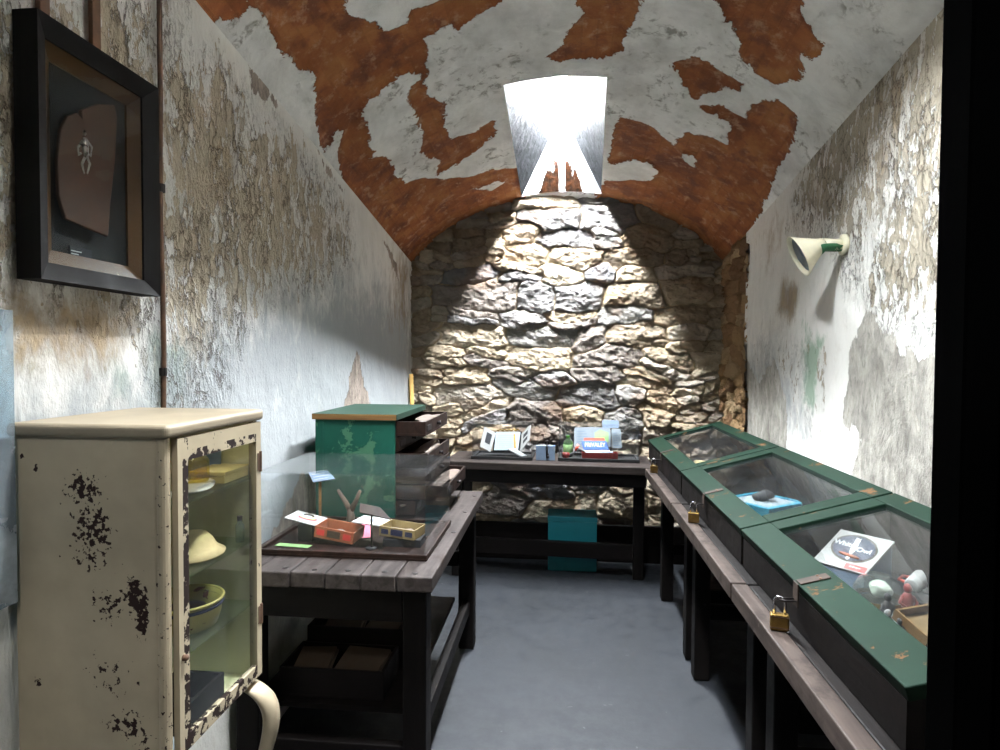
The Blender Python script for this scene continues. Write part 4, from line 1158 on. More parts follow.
def label_stand(label, foot, stem_h, plate_pts, plate_mat, stem_mat, stem_r=0.004, cat='label stand', name='label_stand', lines=0):
    t = thing(name, label, cat, foot)
    bm = bmesh.new(); lathe(bm, [(0.022, 0), (0.022, 0.005), (0.006, 0.008)], Matrix.Translation(foot), 20); obj('foot', bm, stem_mat, t, True)
    bm = bmesh.new(); tube(bm, [Vector(foot) + Vector((0, 0, 0.006)), Vector(foot) + Vector((0, 0, stem_h))], stem_r, 10); obj('stem', bm, stem_mat, t, True)
    bm = bmesh.new(); slab(bm, plate_pts, 0.005); pl = obj('plate', bm, plate_mat, t, bevel=0.0008)
    if lines:
        p = [Vector(v) for v in plate_pts]; ex = p[1] - p[0]; ey = p[3] - p[0]; nr = ex.cross(ey).normalized()
        for k in range(lines):
            s = 0.16 + 0.7 * k / max(1, lines - 1)
            a = p[0] + ey * s + ex * 0.1; b = a + ex * (0.78 if k % 2 else 0.62); dv = ey.normalized() * 0.0028
            bm = bmesh.new(); slab(bm, [q_ + nr * 0.0005 for q_ in (a, b, b + dv, a + dv)], 0.0005); obj('print_line', bm, M['white_text'], pl)
    return t
fy = 2.54
p = [at(313, 482, y=fy - 0.02), at(335, 478.5, y=fy - 0.02), at(328, 470.6, y=fy + 0.045), at(308, 471.5, y=fy + 0.045)]
c = at(320, 480, y=fy)
label_stand('grey blue caption plate on an amber stick behind the orange red cigar box', (c.x, fy, DZ), c.z - DZ - 0.004, p, M['grey_blue'], M['raw_wood'], 0.006, lines=4)
fy = 2.31
c = at(371.5, 512, y=fy)
p = [at(359.6, 512, y=fy - 0.025), at(391, 519, y=fy - 0.025), at(380, 507, y=fy + 0.03), at(360, 503, y=fy + 0.03)]
label_stand('brown backed caption plate on a black stem in front of the cigar boxes', (c.x, fy, DZ), c.z - DZ - 0.004, p, M['drawer_wood'], M['black'], 0.0035)
# forked driftwood
bm = bmesh.new(); y_ = 2.63
tube(bm, [at(350, 530, y=y_), at(351, 516, y=y_), at(350, 508, y=y_)], [0.020, 0.017, 0.014], 10)
tube(bm, [at(350, 510, y=y_), at(345, 501, y=y_), at(338, 490, y=y_ + 0.02)], [0.014, 0.011, 0.007], 10)
tube(bm, [at(351, 510, y=y_), at(356, 501, y=y_), at(360, 491, y=y_ - 0.02)], [0.014, 0.010, 0.007], 10)
for v in bm.verts:
    v.co.z = max(v.co.z, DZ)
tag(obj('forked_branch', bm, M['bark'], None, True), 'grey forked piece of branch standing before the green chest', 'driftwood')
def slip(name, label, cat, pts, mat, th=0.0012):
    bm = bmesh.new(); slab(bm, pts, th); return tag(obj(name, bm, mat), label, cat)
z_ = DZ + 0.002
slip('paper_slip', 'pale green paper slip lying at the left inside the clear cover', 'paper slip', [(-1.11, 2.30, z_), (-0.97, 2.285, z_), (-0.965, 2.32, z_), (-1.105, 2.335, z_)], M['lime'])
p0 = at(365, 532, z=z_ + 0.03)
slip('paper_card', 'pink card between the two cigar boxes', 'card', [at(359, 538, z=z_ + 0.001), at(372, 537, z=z_ + 0.001), at(370, 524, z=z_ + 0.012), at(362, 524, z=z_ + 0.012)], M['pink'])

# ---- green chest of drawers with its drawers pulled out
c0 = (-1.135, -0.758, 2.765, 3.345)
t = thing('drawer_chest', 'green painted wooden chest with dark drawers pulled out towards the aisle', 'drawer chest', ((c0[0] + c0[1]) / 2, (c0[2] + c0[3]) / 2, TZ))
x0, x1, y0, y1 = c0
zt = 1.335
bm = B(((x0, y0, TZ), (x1, y0 + 0.016, zt - 0.028)), ((x0, y1 - 0.016, TZ), (x1, y1, zt - 0.028)), ((x0, y0 + 0.016, TZ), (x0 + 0.012, y1 - 0.016, zt - 0.028)), ((x0 + 0.012, y0 + 0.016, TZ), (x1 - 0.01, y1 - 0.016, TZ + 0.012)))
obj('carcass', bm, M['green_chest'], t, bevel=0.002)
for a_, b_ in ((x0 + 0.004, x0 + 0.038), (x1 - 0.04, x1 - 0.002)):
    obj('side_batten', B(((a_, y0 - 0.003, TZ + 0.002), (b_, y0, zt - 0.03))), M['green_chest'], t)
obj('top_board', B(((x0 - 0.012, y0 - 0.01, zt - 0.027), (x1 + 0.012, y1 + 0.01, zt))), M['green_top'], t, bevel=0.002)
obj('raw_edge', B(((x0 - 0.010, y0 - 0.014, zt - 0.026), (x1 + 0.010, y0 - 0.0102, zt - 0.001))), M['raw_wood'], t)
nd = 6
zz = np.linspace(TZ + 0.014, zt - 0.03, nd + 1)
pulls = [0.245, 0.245, 0.225, 0.155, 0.012, 0.138]
pulls = [0.09, 0.24, 0.155, 0.150, 0.012, 0.138]
ends = [(2.80, 3.33), (2.80, 3.15), (2.80, 3.16), (2.80, 3.16), (2.79, 3.32), (2.79, 3.15)]
for i in range(nd):
    za, zb_ = zz[i] + 0.003, zz[i + 1] - 0.004
    ya, yb = y0 + 0.02, y1 - 0.02
    xo = x1 + pulls[i]
    dr = obj('drawer', (lambda bm: (open_box(bm, (xo - 0.30, ya, za), (xo, yb, zb_), 0.010), bm)[1])(bmesh.new()), M['drawer_wood'], t, bevel=0.002)
    bm = B(((xo, ya + 0.03, za + (zb_ - za) * 0.3), (xo + 0.003, ya + 0.12, zb_ - (zb_ - za) * 0.3)))
    obj('label_holder', bm, M['iron'], dr)
    bm = bmesh.new(); lathe(bm, [(0.009, 0), (0.006, 0.008), (0.011, 0.016), (0.006, 0.02)], Matrix.Translation((xo, (ya + yb) / 2, (za + zb_) / 2)) @ rot('Y', 90), 14)
    obj('knob', bm, M['iron'], dr, True)
    if pulls[i] > 0.05:      # packing paper heaped in the open drawers
        bm = bmesh.new(); blob(bm, (xo - 0.06, (ya + yb) / 2, zb_ - 0.012), (0.04, (yb - ya) * 0.42, 0.014), 20 + i, 0.35, 4)
        obj('drawer_contents', bm, M['bark'], dr, True)

# ---- stick leaning in the corner
bm = bmesh.new(); tp = at(411, 374, y=4.80); bt = Vector((tp.x + 0.075, 4.66, 0.004))
d_ = (tp - bt); m = frame_of(bt, d_.orthogonal(), d_.cross(d_.orthogonal())); box(bm, (-0.016, -0.009, 0), (0.016, 0.009, d_.length), m)
tag(obj('wooden_stick', bm, M['stick'], None, False, 0.002), 'straw coloured stick leaning in the rear corner against the rubble wall', 'stick')

# ================================================================ REAR TABLE
rz = math.radians(-3.6)
RCN = (-0.1, 4.585, 0)
t = work_table('rear_table', 'dark plank table in front of the rubble stone wall', -0.835, 0.640, 4.335, 4.855, 0.85, M['plank_cross'], 'x',
               [(-0.74, 4.42), (0.56, 4.56), (-0.74, 4.72), (0.575, 4.73)], 0.075,
               [((-0.70, 4.49, 0.15), (0.52, 4.53, 0.262))], [((-0.76, 4.375, 0.70), (0.60, 4.40, 0.794)), ((-0.70, 4.72, 0.70), (0.535, 4.745, 0.794))],
               rotz=rz, centre=RCN, boards=3)
def tp(px, py, y):
    return at(px, py, y=y)
cover('display_case', 'left clear box cover on the rear table, holding a folding picture case', -0.655, -0.205, 4.485, 4.76, TZ, 0.26, -0.03, M['black'])
cover('display_case', 'right clear box cover on the rear table, holding a blue lidded tin', -0.020, 0.560, 4.475, 4.74, TZ, 0.26, -0.03, M['black'])
RZ = TZ + 0.0085
# folding picture case
t = thing('folding_picture_case', 'open black folding case with white pages and photographs', 'folding case', (-0.44, 4.62, RZ))
ya, yb = 4.57, 4.64
A = [tp(494, 450, ya), tp(518, 450, ya), tp(520.5, 432, yb), tp(496, 432, yb)]
bm = bmesh.new(); slab(bm, A, 0.004); pg = obj('centre_page', bm, M['paper_blue'], t)
for k in range(7):
    s = 0.14 + 0.11 * k
    a = A[0].lerp(A[3], s).lerp(A[1].lerp(A[2], s), 0.08); b = A[0].lerp(A[3], s).lerp(A[1].lerp(A[2], s), 0.72 if k % 2 else 0.8)
    up = (A[3] - A[0]).normalized() * 0.0035
    off = (A[1] - A[0]).cross(A[3] - A[0]).normalized() * 0.0006
    bm = bmesh.new(); slab(bm, [v_ + off for v_ in (a, b, b + up, a + up)], 0.0005); obj('print_line', bm, M['grey_blue'], pg)
bm = bmesh.new(); slab(bm, [a - Vector((0, -0.006, 0.004)) for a in (A[0] + Vector((-0.012, 0, -0.008)), A[1] + Vector((0.012, 0, -0.008)), A[2] + Vector((0.012, 0, 0.006)), A[3] + Vector((-0.012, 0, 0.006)))], 0.006); obj('case_back', bm, M['black_gloss'], t)
Lw = [tp(480, 446.5, 4.53), tp(490.5, 452, 4.56), tp(496, 433, 4.635), tp(484.5, 426.5, 4.60)]
bm = bmesh.new(); slab(bm, Lw, 0.006); lwg = obj('photo_leaf', bm, M['paper'], t)
off = (Lw[1] - Lw[0]).cross(Lw[3] - Lw[0]).normalized() * 0.001
sub = lambda Q, u, v: Q[0].lerp(Q[1], u).lerp(Q[3].lerp(Q[2], u), v)
bm = bmesh.new(); slab(bm, [sub(Lw, *uv) + off for uv in ((0.3, 0.3), (0.75, 0.3), (0.75, 0.82), (0.3, 0.82))], 0.0008); obj('photograph', bm, M['ink'], lwg)
Rw = [tp(520.5, 451, 4.56), tp(529, 440.5, 4.53), tp(530.5, 424, 4.60), tp(521.5, 434, 4.635)]
bm = bmesh.new(); slab(bm, Rw, 0.006); rwg = obj('photo_leaf', bm, M['paper'], t)
off = (Rw[1] - Rw[0]).cross(Rw[3] - Rw[0]).normalized() * 0.001
for v0, v1 in ((0.25, 0.45), (0.58, 0.8)):
    bm = bmesh.new(); slab(bm, [sub(Rw, *uv) + off for uv in ((0.25, v0), (0.75, v0), (0.75, v1), (0.25, v1))], 0.0008); obj('photograph', bm, M['ink'], rwg)
t = tag(obj('copper_necklace', (lambda bm: (tube(bm, [tp(497 + 1.2 * k, 430 + 0.8 * math.sin(k * 1.7), 4.665) for k in range(20)], [0.007 if k % 2 else 0.004 for k in range(20)], 8), bm)[1])(bmesh.new()), M['brass'], None, True), 'string of copper beads along the top of the folding case', 'necklace')
t = thing('folding_knife', 'white handled folding knife lying in front of the picture case', 'knife', tp(517, 453, 4.53))
K0 = [tp(508, 449, 4.515), tp(521, 456.5, 4.505), tp(527, 455.5, 4.52), tp(513.5, 447.5, 4.535)]
bm = bmesh.new(); slab(bm, K0, 0.012); obj('handle', bm, M['paper'], t, bevel=0.001)
off = (K0[1] - K0[0]).cross(K0[3] - K0[0]).normalized() * 0.001
bm = bmesh.new(); slab(bm, [sub(K0, *uv) + off for uv in ((0.2, 0.35), (0.75, 0.35), (0.75, 0.65), (0.2, 0.65))], 0.0008); obj('inlay', bm, M['grey_blue'], t)
# brass bar lying on the page
bm = bmesh.new(); slab(bm, [tp(514, 448, ya - 0.006), tp(516, 448, ya - 0.006), tp(515.3, 434, yb - 0.012), tp(513.4, 434, yb - 0.012)], 0.004)
tag(obj('brass_pen', bm, M['brass'], None, False, 0.0008), 'thin brass pen lying across the white page', 'pen')
# grey card with a hanging key between the two covers
t = thing('key_card', 'pale grey card block with a small dark key, between the two covers', 'card', (-0.14, 4.52, TZ))
a = tp(536, 459, 4.50); b = tp(555, 446, 4.50)
obj('card_block', B(((a.x, 4.50, TZ), (b.x, 4.53, b.z))), M['grey_blue'], t, bevel=0.002)
kx = (a.x * 0.42 + b.x * 0.58)
bm = bmesh.new()
tube(bm, [(kx + 0.012 * math.cos(k * math.pi / 6), 4.494, b.z + 0.025 + 0.014 * math.sin(k * math.pi / 6)) for k in range(12)], 0.004, 8, True)
tube(bm, [(kx, 4.494, b.z + 0.012), (kx, 4.494, TZ + 0.016)], 0.005, 8); box(bm, (kx, 4.490, TZ + 0.020), (kx + 0.016, 4.498, TZ + 0.032)); box(bm, (kx, 4.490, TZ + 0.042), (kx + 0.012, 4.498, TZ + 0.050))
obj('key', bm, M['iron'], t, True)
# bottle
t = thing('glass_bottle', 'lime green glass bottle inside the right cover on the rear table', 'bottle', (0, 0, 0))
c = tp(568, 446, 4.66); t.location = (c.x, 4.66, RZ)
bm = bmesh.new(); lathe(bm, [(0.004, 0.002), (0.033, 0), (0.036, 0.006), (0.036, 0.100), (0.030, 0.118), (0.016, 0.132), (0.015, 0.150), (0.018, 0.152), (0.018, 0.158), (0.011, 0.158), (0.011, 0.134), (0.028, 0.112), (0.032, 0.10), (0.032, 0.008), (0.004, 0.006)], Matrix.Translation(t.location), 28); obj('bottle_body', bm, M['green_glass'], t, True)
bm = bmesh.new(); lathe(bm, [(0.0364, 0.035), (0.0368, 0.036), (0.0368, 0.09), (0.0364, 0.091)], Matrix.Translation(t.location), 28, cap=False); obj('paper_label', bm, M['lime'], t, True)
# open booklet
t = thing('open_booklet', 'open printed booklet propped behind the blue lidded tin', 'booklet', (0.19, 4.66, RZ))
Q1 = [tp(574, 447, 4.65), tp(592, 446.5, 4.66), tp(591.5, 427, 4.70), tp(574.5, 427.5, 4.69)]
Q2 = [tp(592, 446.5, 4.66), tp(612, 447, 4.65), tp(610, 428, 4.69), tp(591.5, 427, 4.70)]
Q3 = [tp(612.5, 448, 4.63), tp(622, 448, 4.625), tp(620.5, 429, 4.665), tp(611, 429, 4.67)]
for Q, nm in ((Q1, 'page'), (Q2, 'page'), (Q3, 'page')):
    bm = bmesh.new(); slab(bm, Q, 0.003); pg = obj(nm, bm, M['paper_blue'], t)
    off = (Q[1] - Q[0]).cross(Q[3] - Q[0]).normalized() * 0.0008
    if Q is Q2:
        bm = bmesh.new(); slab(bm, [sub(Q, *uv) + off for uv in ((0.15, 0.3), (0.85, 0.25), (0.9, 0.75), (0.45, 0.9), (0.15, 0.7))], 0.0006); obj('green_picture', bm, M['lime'], pg)
    for k in range(6):
        s = 0.12 + 0.13 * k
        if Q is Q2 and 1 <= k <= 5: continue
        bm = bmesh.new(); slab(bm, [sub(Q, *uv) + off for uv in ((0.15, s), (0.8 - 0.1 * (k % 3), s), (0.8 - 0.1 * (k % 3), s + 0.035), (0.15, s + 0.035))], 0.0006); obj('print_line', bm, M['grey_blue'], pg)
fy = 4.613
c = tp(611, 440, fy)
label_stand('blue caption plate on a black stem beside the booklet on the rear table', (c.x, fy, RZ), tp(611, 427, fy).z - RZ, [tp(602, 428, fy - 0.006), tp(619, 428, fy - 0.006), tp(618.5, 420.5, fy + 0.012), tp(602.5, 420, fy + 0.012)], M['grey_blue'], M['black'], 0.003)
# tin with lettered lid
t = thing('tobacco_tin', 'red brown tin with blue lettered lid standing open', 'tin', (0.17, 4.53, RZ))
tx0, tx1 = tp(582, 455, 4.51).x, tp(618, 455, 4.51).x
bm = bmesh.new(); open_box(bm, (tx0, 4.51, RZ), (tx1, 4.585, RZ + 0.052), 0.003); obj('tin_body', bm, M['red_tin'], t, bevel=0.004)
lb = [tp(583.5, 449.5, 4.545), tp(609, 449.5, 4.545), tp(606, 441, 4.575), tp(581.5, 441, 4.575)]
bm = bmesh.new(); slab(bm, lb, 0.006); ld = obj('lid', bm, M['blue'], t, bevel=0.0015)
lbm = frame_of((lb[0] + lb[1] + lb[2] + lb[3]) / 4, lb[1] - lb[0], lb[3] - lb[0])
text('lettering', 'PRIVALEY', 0.043, lbm @ Matrix.Translation((0, 0.002, 0.0008)), M['white_text'], ld, sx=0.82)
rb = [tp(584, 440.6, 4.577), tp(605, 440.6, 4.577), tp(604, 438, 4.585), tp(584, 438, 4.585)]
bm = bmesh.new(); slab(bm, rb, 0.006); obj('red_band', bm, M['coral'], ld)
bm = bmesh.new(); slab(bm, [tp(586, 452.5, 4.52), tp(614, 452.5, 4.52), tp(608, 450, 4.54), tp(583.5, 450, 4.54)], 0.004); obj('inner_card', bm, M['grey_blue'], t)
# dark pipe bowl beside the tin
t = thing('tobacco_pipe', 'dark tobacco pipe with red bowl in front of the green bottle', 'tobacco pipe', (0.0, 4.53, RZ))
c = tp(566, 454, 4.53)
bm = bmesh.new(); lathe(bm, [(0.012, 0.0), (0.024, 0.008), (0.028, 0.03), (0.024, 0.048), (0.018, 0.048), (0.02, 0.03), (0.006, 0.02)], Matrix.Translation((c.x, 4.53, RZ)), 22); obj('bowl', bm, M['red_tin'], t, True)
bm = bmesh.new(); tube(bm, [(c.x + 0.018, 4.53, RZ + 0.022), (c.x + 0.045, 4.545, RZ + 0.035), (c.x + 0.07, 4.56, RZ + 0.055)], [0.014, 0.012, 0.008], 12); obj('stem', bm, M['lump'], t, True)
bm = bmesh.new(); c2 = tp(578.5, 444.5, 4.57); tube(bm, [(c.x + 0.068, 4.56, RZ + 0.053), (c2.x, 4.57, c2.z)], [0.008, 0.012], 12); obj('mouthpiece', bm, M['coral'], t, True)

# turquoise storage box under the rear table
t = thing('storage_box', 'turquoise box on the floor under the rear table', 'box', (0.088, 4.735, 0))
obj('box_body', B(((-0.093, 4.615, 0.0045), (0.268, 4.855, 0.375))), M['turquoise'], t, bevel=0.004)
obj('lid', B(((-0.097, 4.611, 0.376), (0.272, 4.859, 0.412))), M['turquoise'], t, bevel=0.004)

# ================================================================ RIGHT SIDE
# benches that carry the cases
def bench(label, y0, y1, nboards=3, legs=None):
    x0, x1 = 0.588, 1.175
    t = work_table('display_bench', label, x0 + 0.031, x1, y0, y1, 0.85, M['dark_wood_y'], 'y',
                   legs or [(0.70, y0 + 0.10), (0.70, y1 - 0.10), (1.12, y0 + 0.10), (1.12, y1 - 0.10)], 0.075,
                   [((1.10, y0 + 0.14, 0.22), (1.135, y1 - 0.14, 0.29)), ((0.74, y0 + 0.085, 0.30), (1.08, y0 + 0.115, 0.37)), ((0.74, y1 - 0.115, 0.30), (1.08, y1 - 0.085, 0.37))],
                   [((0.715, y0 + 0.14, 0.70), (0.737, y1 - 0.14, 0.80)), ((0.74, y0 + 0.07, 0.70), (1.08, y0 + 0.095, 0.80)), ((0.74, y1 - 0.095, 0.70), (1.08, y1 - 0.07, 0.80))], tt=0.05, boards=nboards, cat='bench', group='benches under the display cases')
    obj('front_rail', B(((x0 - 0.022, y0, 0.795), (x0 + 0.030, y1, 0.852))), M['rail_wood'], t, bevel=0.004)
    return t
bench('dark bench under the glass case nearest the door, its rail worn pale', 0.98, 2.105)
bench('dark bench below the middle green glass case', 2.118, 3.245)
bench('dark bench below the green glass case beside the stone wall', 3.258, 4.25)

def display_case(label, y0, y1, seed):
    x0, x1 = 0.645, 1.165
    z0 = 0.8525
    zf, zk = 0.985, 1.132            # top of the lid at the front and at the wall
    lt = 0.030
    sl = (zk - zf) / (x1 - x0)
    ang = math.atan(sl)
    t = thing('display_case', label, 'display case', ((x0 + x1) / 2, (y0 + y1) / 2, z0), 0, 'sloping green display cases')
    i = 0.008; th = 0.018
    a0, a1, b0, b1 = x0 + i, x1 - i, y0 + i, y1 - i
    top = lambda x: zf + sl * (x - x0) - lt - 0.002
    bm = bmesh.new()
    box(bm, (a0, b0, z0), (a1, b1, z0 + 0.012))
    hexa(bm, [(a0, b0, z0 + 0.012), (a0 + th, b0, z0 + 0.012), (a0 + th, b1, z0 + 0.012), (a0, b1, z0 + 0.012)], [(a0, b0, top(a0)), (a0 + th, b0, top(a0 + th)), (a0 + th, b1, top(a0 + th)), (a0, b1, top(a0))])
    hexa(bm, [(a1 - th, b0, z0 + 0.012), (a1, b0, z0 + 0.012), (a1, b1, z0 + 0.012), (a1 - th, b1, z0 + 0.012)], [(a1 - th, b0, top(a1 - th)), (a1, b0, top(a1)), (a1, b1, top(a1)), (a1 - th, b1, top(a1 - th))])
    for c, d in ((b0, b0 + th), (b1 - th, b1)):
        hexa(bm, [(a0 + th, c, z0 + 0.012), (a1 - th, c, z0 + 0.012), (a1 - th, d, z0 + 0.012), (a0 + th, d, z0 + 0.012)], [(a0 + th, c, top(a0 + th)), (a1 - th, c, top(a1 - th)), (a1 - th, d, top(a1 - th)), (a0 + th, d, top(a0 + th))])
    obj('case_body', bm, M['dark_wood_y'], t)
    obj('lining_board', B(((a0 + th + 0.001, b0 + th + 0.001, z0 + 0.0125), (a1 - th - 0.001, b1 - th - 0.001, z0 + 0.0155))), M['black'], t)
    m = Matrix.Translation((x0, 0, zf)) @ rot('Y', -math.degrees(ang))
    Ld = (x1 - x0) / math.cos(ang)
    fl, fb, fs = 0.105, 0.075, 0.085
    lid = thing('lid', '', '', (x0, (y0 + y1) / 2, zf)); lid.parent = t
    for k in ('label', 'category'):
        del lid[k]
    lid.matrix_basis = root_matrix(t).inverted() @ Matrix.Translation((x0, (y0 + y1) / 2, zf))
    obj('lid_frame', B(((0, y0, -lt), (fl, y1, 0)), ((Ld - fb, y0, -lt), (Ld, y1, 0)), ((fl + 0.0005, y0, -lt), (Ld - fb - 0.0005, y0 + fs, 0)), ((fl + 0.0005, y1 - fs, -lt), (Ld - fb - 0.0005, y1, 0)), m=m), M['green_case'], lid, bevel=0.003)
    obj('glass_pane', B(((fl - 0.006, y0 + fs - 0.006, -0.016), (Ld - fb + 0.006, y1 - fs + 0.006, -0.012)), m=m), M['case_glass'], lid)
    ym = (y0 + y1) / 2
    hs = B(((0.004, ym - 0.017, 0.0005), (0.085, ym + 0.017, 0.004)), m=m)
    box(hs, (x0 - 0.005, ym - 0.017, zf - 0.062), (x0 - 0.001, ym + 0.017, zf + 0.003))
    obj('hasp', hs, M['hasp_iron'], lid, bevel=0.001)
    for yy in (ym - 0.011, ym + 0.011):
        bm = bmesh.new(); lathe(bm, [(0.004, 0), (0.0035, 0.002)], m @ Matrix.Translation((0.06, yy, 0.004)), 10); obj('screw', bm, M['rust_iron'], lid)
    bm = bmesh.new()
    tube(bm, [(x0 - 0.004, ym - 0.010, zf - 0.046), (x0 - 0.038, ym - 0.010, zf - 0.046), (x0 - 0.050, ym, zf - 0.046), (x0 - 0.038, ym + 0.010, zf - 0.046), (x0 - 0.004, ym + 0.010, zf - 0.046)], 0.003, 8)
    obj('staple', bm, M['iron'], t, True)
    return ym
CASES = [(1.215, 2.288, 'green glazed case nearest the door, holding the white oval printed box'), (2.302, 3.432, 'green glazed case holding a turquoise box, second from the door'), (3.446, 4.72, 'green glazed case against the rubble stone wall')]
hook = [display_case(l, a, b, i) for i, (a, b, l) in enumerate(CASES)]
def padlock(label, y, ang):
    x, z = 0.600, 0.942
    t = thing('padlock', label, 'padlock', (x, y, z - 0.09), 0, 'brass padlocks on the cases')
    m = Matrix.Translation((x, y, z)) @ rot('Z', ang)
    bm = bmesh.new()
    ar = [(-0.014, -0.044), (-0.014, -0.012)] + [(-0.014 * math.cos(k * math.pi / 8), -0.012 + 0.016 * math.sin(k * math.pi / 8)) for k in range(1, 8)] + [(0.014, -0.012), (0.014, -0.044)]
    tube(bm, [m @ Vector((a, 0, b)) for a, b in ar], 0.004, 10); obj('shackle', bm, M['chrome'], t, True)
    bm = B(((-0.024, -0.011, -0.087), (0.024, 0.011, -0.042)), m=m); obj('lock_body', bm, M['brass'], t, bevel=0.004, seg=3)
    bm = B(((-0.0245, -0.0115, -0.050), (0.0245, 0.0115, -0.0475)), ((-0.0245, -0.0115, -0.080), (0.0245, 0.0115, -0.0775)), m=m); obj('groove', bm, M['rust_iron'], t)
padlock('brass padlock hanging from the case nearest the door', hook[0], -14)
padlock('brass padlock hanging from the second case from the door', hook[1], -8)
padlock('brass padlock hanging from the case beside the stone wall', hook[2], -10)

# ---- contents of the cases
CZ = 0.8525 + 0.0162
# white cigar box with oval label, lying tilted in the nearest case
Q = [at(812, 560, z=0.930), at(865, 575, z=0.930), at(895, 543.5, z=1.022), at(841, 529, z=1.022)]
Q[2] = Q[1] + Q[3] - Q[0]
t = thing('label_box', 'white box lid with navy White Owl oval and a red tag, in the nearest case', 'cigar box', (0.97, 2.17, CZ))
bm = bmesh.new(); slab(bm, Q, 0.006); lid = obj('lid', bm, M['paper'], t, bevel=0.001)
ex = Q[1] - Q[0]; ey = Q[3] - Q[0]
fm = frame_of((Q[0] + Q[1] + Q[2] + Q[3]) / 4, ex, ey)
W_, H_ = ex.length, ey.length
def disc(nm, rx, ry, z, mat, par, cx=0, cy=0):
    bm = bmesh.new(); lathe(bm, [(1, z), (1, z + 0.0006)], fm @ Matrix.Translation((cx, cy, 0)) @ Matrix.Diagonal((rx, ry, 1, 1)), 40); return obj(nm, bm, mat, par)
disc('oval_border', W_ * 0.42, H_ * 0.36, 0.0, M['tan'], lid, 0, H_ * 0.07)
disc('navy_oval', W_ * 0.38, H_ * 0.32, 0.0007, M['navy'], lid, 0, H_ * 0.07)
text('lettering', 'White', W_ * 0.155, fm @ Matrix.Translation((-W_ * 0.195, H_ * 0.13, 0.0017)), M['white_text'], lid)
text('lettering', 'Owl', W_ * 0.155, fm @ Matrix.Translation((W_ * 0.19, H_ * 0.06, 0.0017)), M['white_text'], lid)
bm = bmesh.new()
lathe(bm, [(1, 0.0014), (1, 0.0024)], fm @ Matrix.Translation((0.0, H_ * 0.10, 0)) @ Matrix.Diagonal((W_ * 0.052, H_ * 0.20, 1, 1)), 24)
lathe(bm, [(1, 0.0014), (1, 0.0026)], fm @ Matrix.Translation((0.0, H_ * 0.27, 0)) @ Matrix.Diagonal((W_ * 0.05, H_ * 0.07, 1, 1)), 24)
for s in (-1, 1):
    slab(bm, [fm @ Vector(p_) for p_ in ((s * W_ * 0.04, H_ * 0.31, 0.002), (s * W_ * 0.052, H_ * 0.36, 0.002), (s * W_ * 0.02, H_ * 0.33, 0.002))][::s], 0.001)
obj('owl_emblem', bm, M['white_text'], lid)
bm = bmesh.new(); m2 = fm @ Matrix.Translation((0.0, -H_ * 0.14, 0.0032)) @ rot('Z', -6) @ rot('Y', 90)
lathe(bm, [(0.003, -W_ * 0.2), (0.0055, -W_ * 0.1), (0.0055, W_ * 0.12), (0.002, W_ * 0.19)], m2 @ Matrix.Diagonal((0.4, 1, 1, 1)), 14); obj('cigar_emblem', bm, M['orange_box'], lid, True)
disc('white_seal', W_ * 0.035, H_ * 0.055, 0.0016, M['white_text'], lid, -W_ * 0.01, -H_ * 0.2)
tag_ = B(((W_ * 0.02, -H_ * 0.46, 0.0005), (W_ * 0.40, -H_ * 0.33, 0.0018)), m=fm); tg = obj('red_tag', tag_, M['red'], lid)
obj('print_line', B(((W_ * 0.10, -H_ * 0.405, 0.0019), (W_ * 0.30, -H_ * 0.385, 0.0024)), m=fm), M['white_text'], tg)
# the box under the lid
base = [q_ - Vector((0, 0, 0.008)) for q_ in Q]
lo = [Vector((q_.x, q_.y, CZ)) for q_ in Q]
bm = bmesh.new(); hexa(bm, [v_ + ((lo[0] + lo[2]) / 2 - v_) * 0.06 for v_ in lo], [v_ + ((base[0] + base[2]) / 2 - v_) * 0.06 for v_ in base]); obj('box_body', bm, M['grey_blue'], t)

def pz(px, py, z=CZ):
    return at(px, py, z=z)
# glass flask
t = thing('glass_flask', 'dull clear glass flask with brass band, beside the printed white lid', 'flask', (0.93, 1.86, CZ))
c = Vector((0.935, 1.915, CZ))
bm = bmesh.new(); lathe(bm, [(0.01, 0.001), (0.058, 0.002), (0.068, 0.02), (0.066, 0.055), (0.05, 0.08), (0.03, 0.09), (0.03, 0.095), (0.026, 0.095), (0.026, 0.088), (0.047, 0.076), (0.063, 0.054), (0.065, 0.02)], Matrix.Translation(c), 32, cap=False); obj('flask_body', bm, M['clear_glass'], t, True)
bm = bmesh.new(); lathe(bm, [(0.0685, 0.016), (0.0695, 0.018), (0.0695, 0.028), (0.0685, 0.03)], Matrix.Translation(c), 32, cap=False); obj('brass_band', bm, M['brass'], t, True)
bm = bmesh.new(); blob(bm, c + Vector((0.01, 0.01, 0.05)), (0.03, 0.03, 0.022), 3, 0.25, 3); obj('cotton_wad', bm, M['cloth'], t, True)
t = thing('white_cup', 'small white enamel cup lying on its side with a coral handle', 'cup', (1.08, 1.97, CZ))
c = at(917, 577, z=0.915)
m = Matrix.Translation((c.x, c.y, CZ + 0.030)) @ rot('Z', 35) @ rot('Y', 78)
bm = bmesh.new(); lathe(bm, [(0.018, -0.032), (0.022, -0.03), (0.028, 0.032), (0.0255, 0.032), (0.019, -0.026), (0.004, -0.026)], m, 26); obj('cup_body', bm, M['paper'], t, True)
bm = bmesh.new(); tube(bm, [m @ Vector((0, 0.022, -0.02)), m @ Vector((0, 0.045, -0.016)), m @ Vector((0, 0.048, 0.012)), m @ Vector((0, 0.025, 0.018))], 0.005, 10); obj('handle', bm, M['coral'], t, True)
t = thing('coral_toy', 'coral red plastic clip with a black tip behind the white cup', 'clip', (1.12, 1.95, CZ))
a = at(922, 582, z=CZ + 0.012)
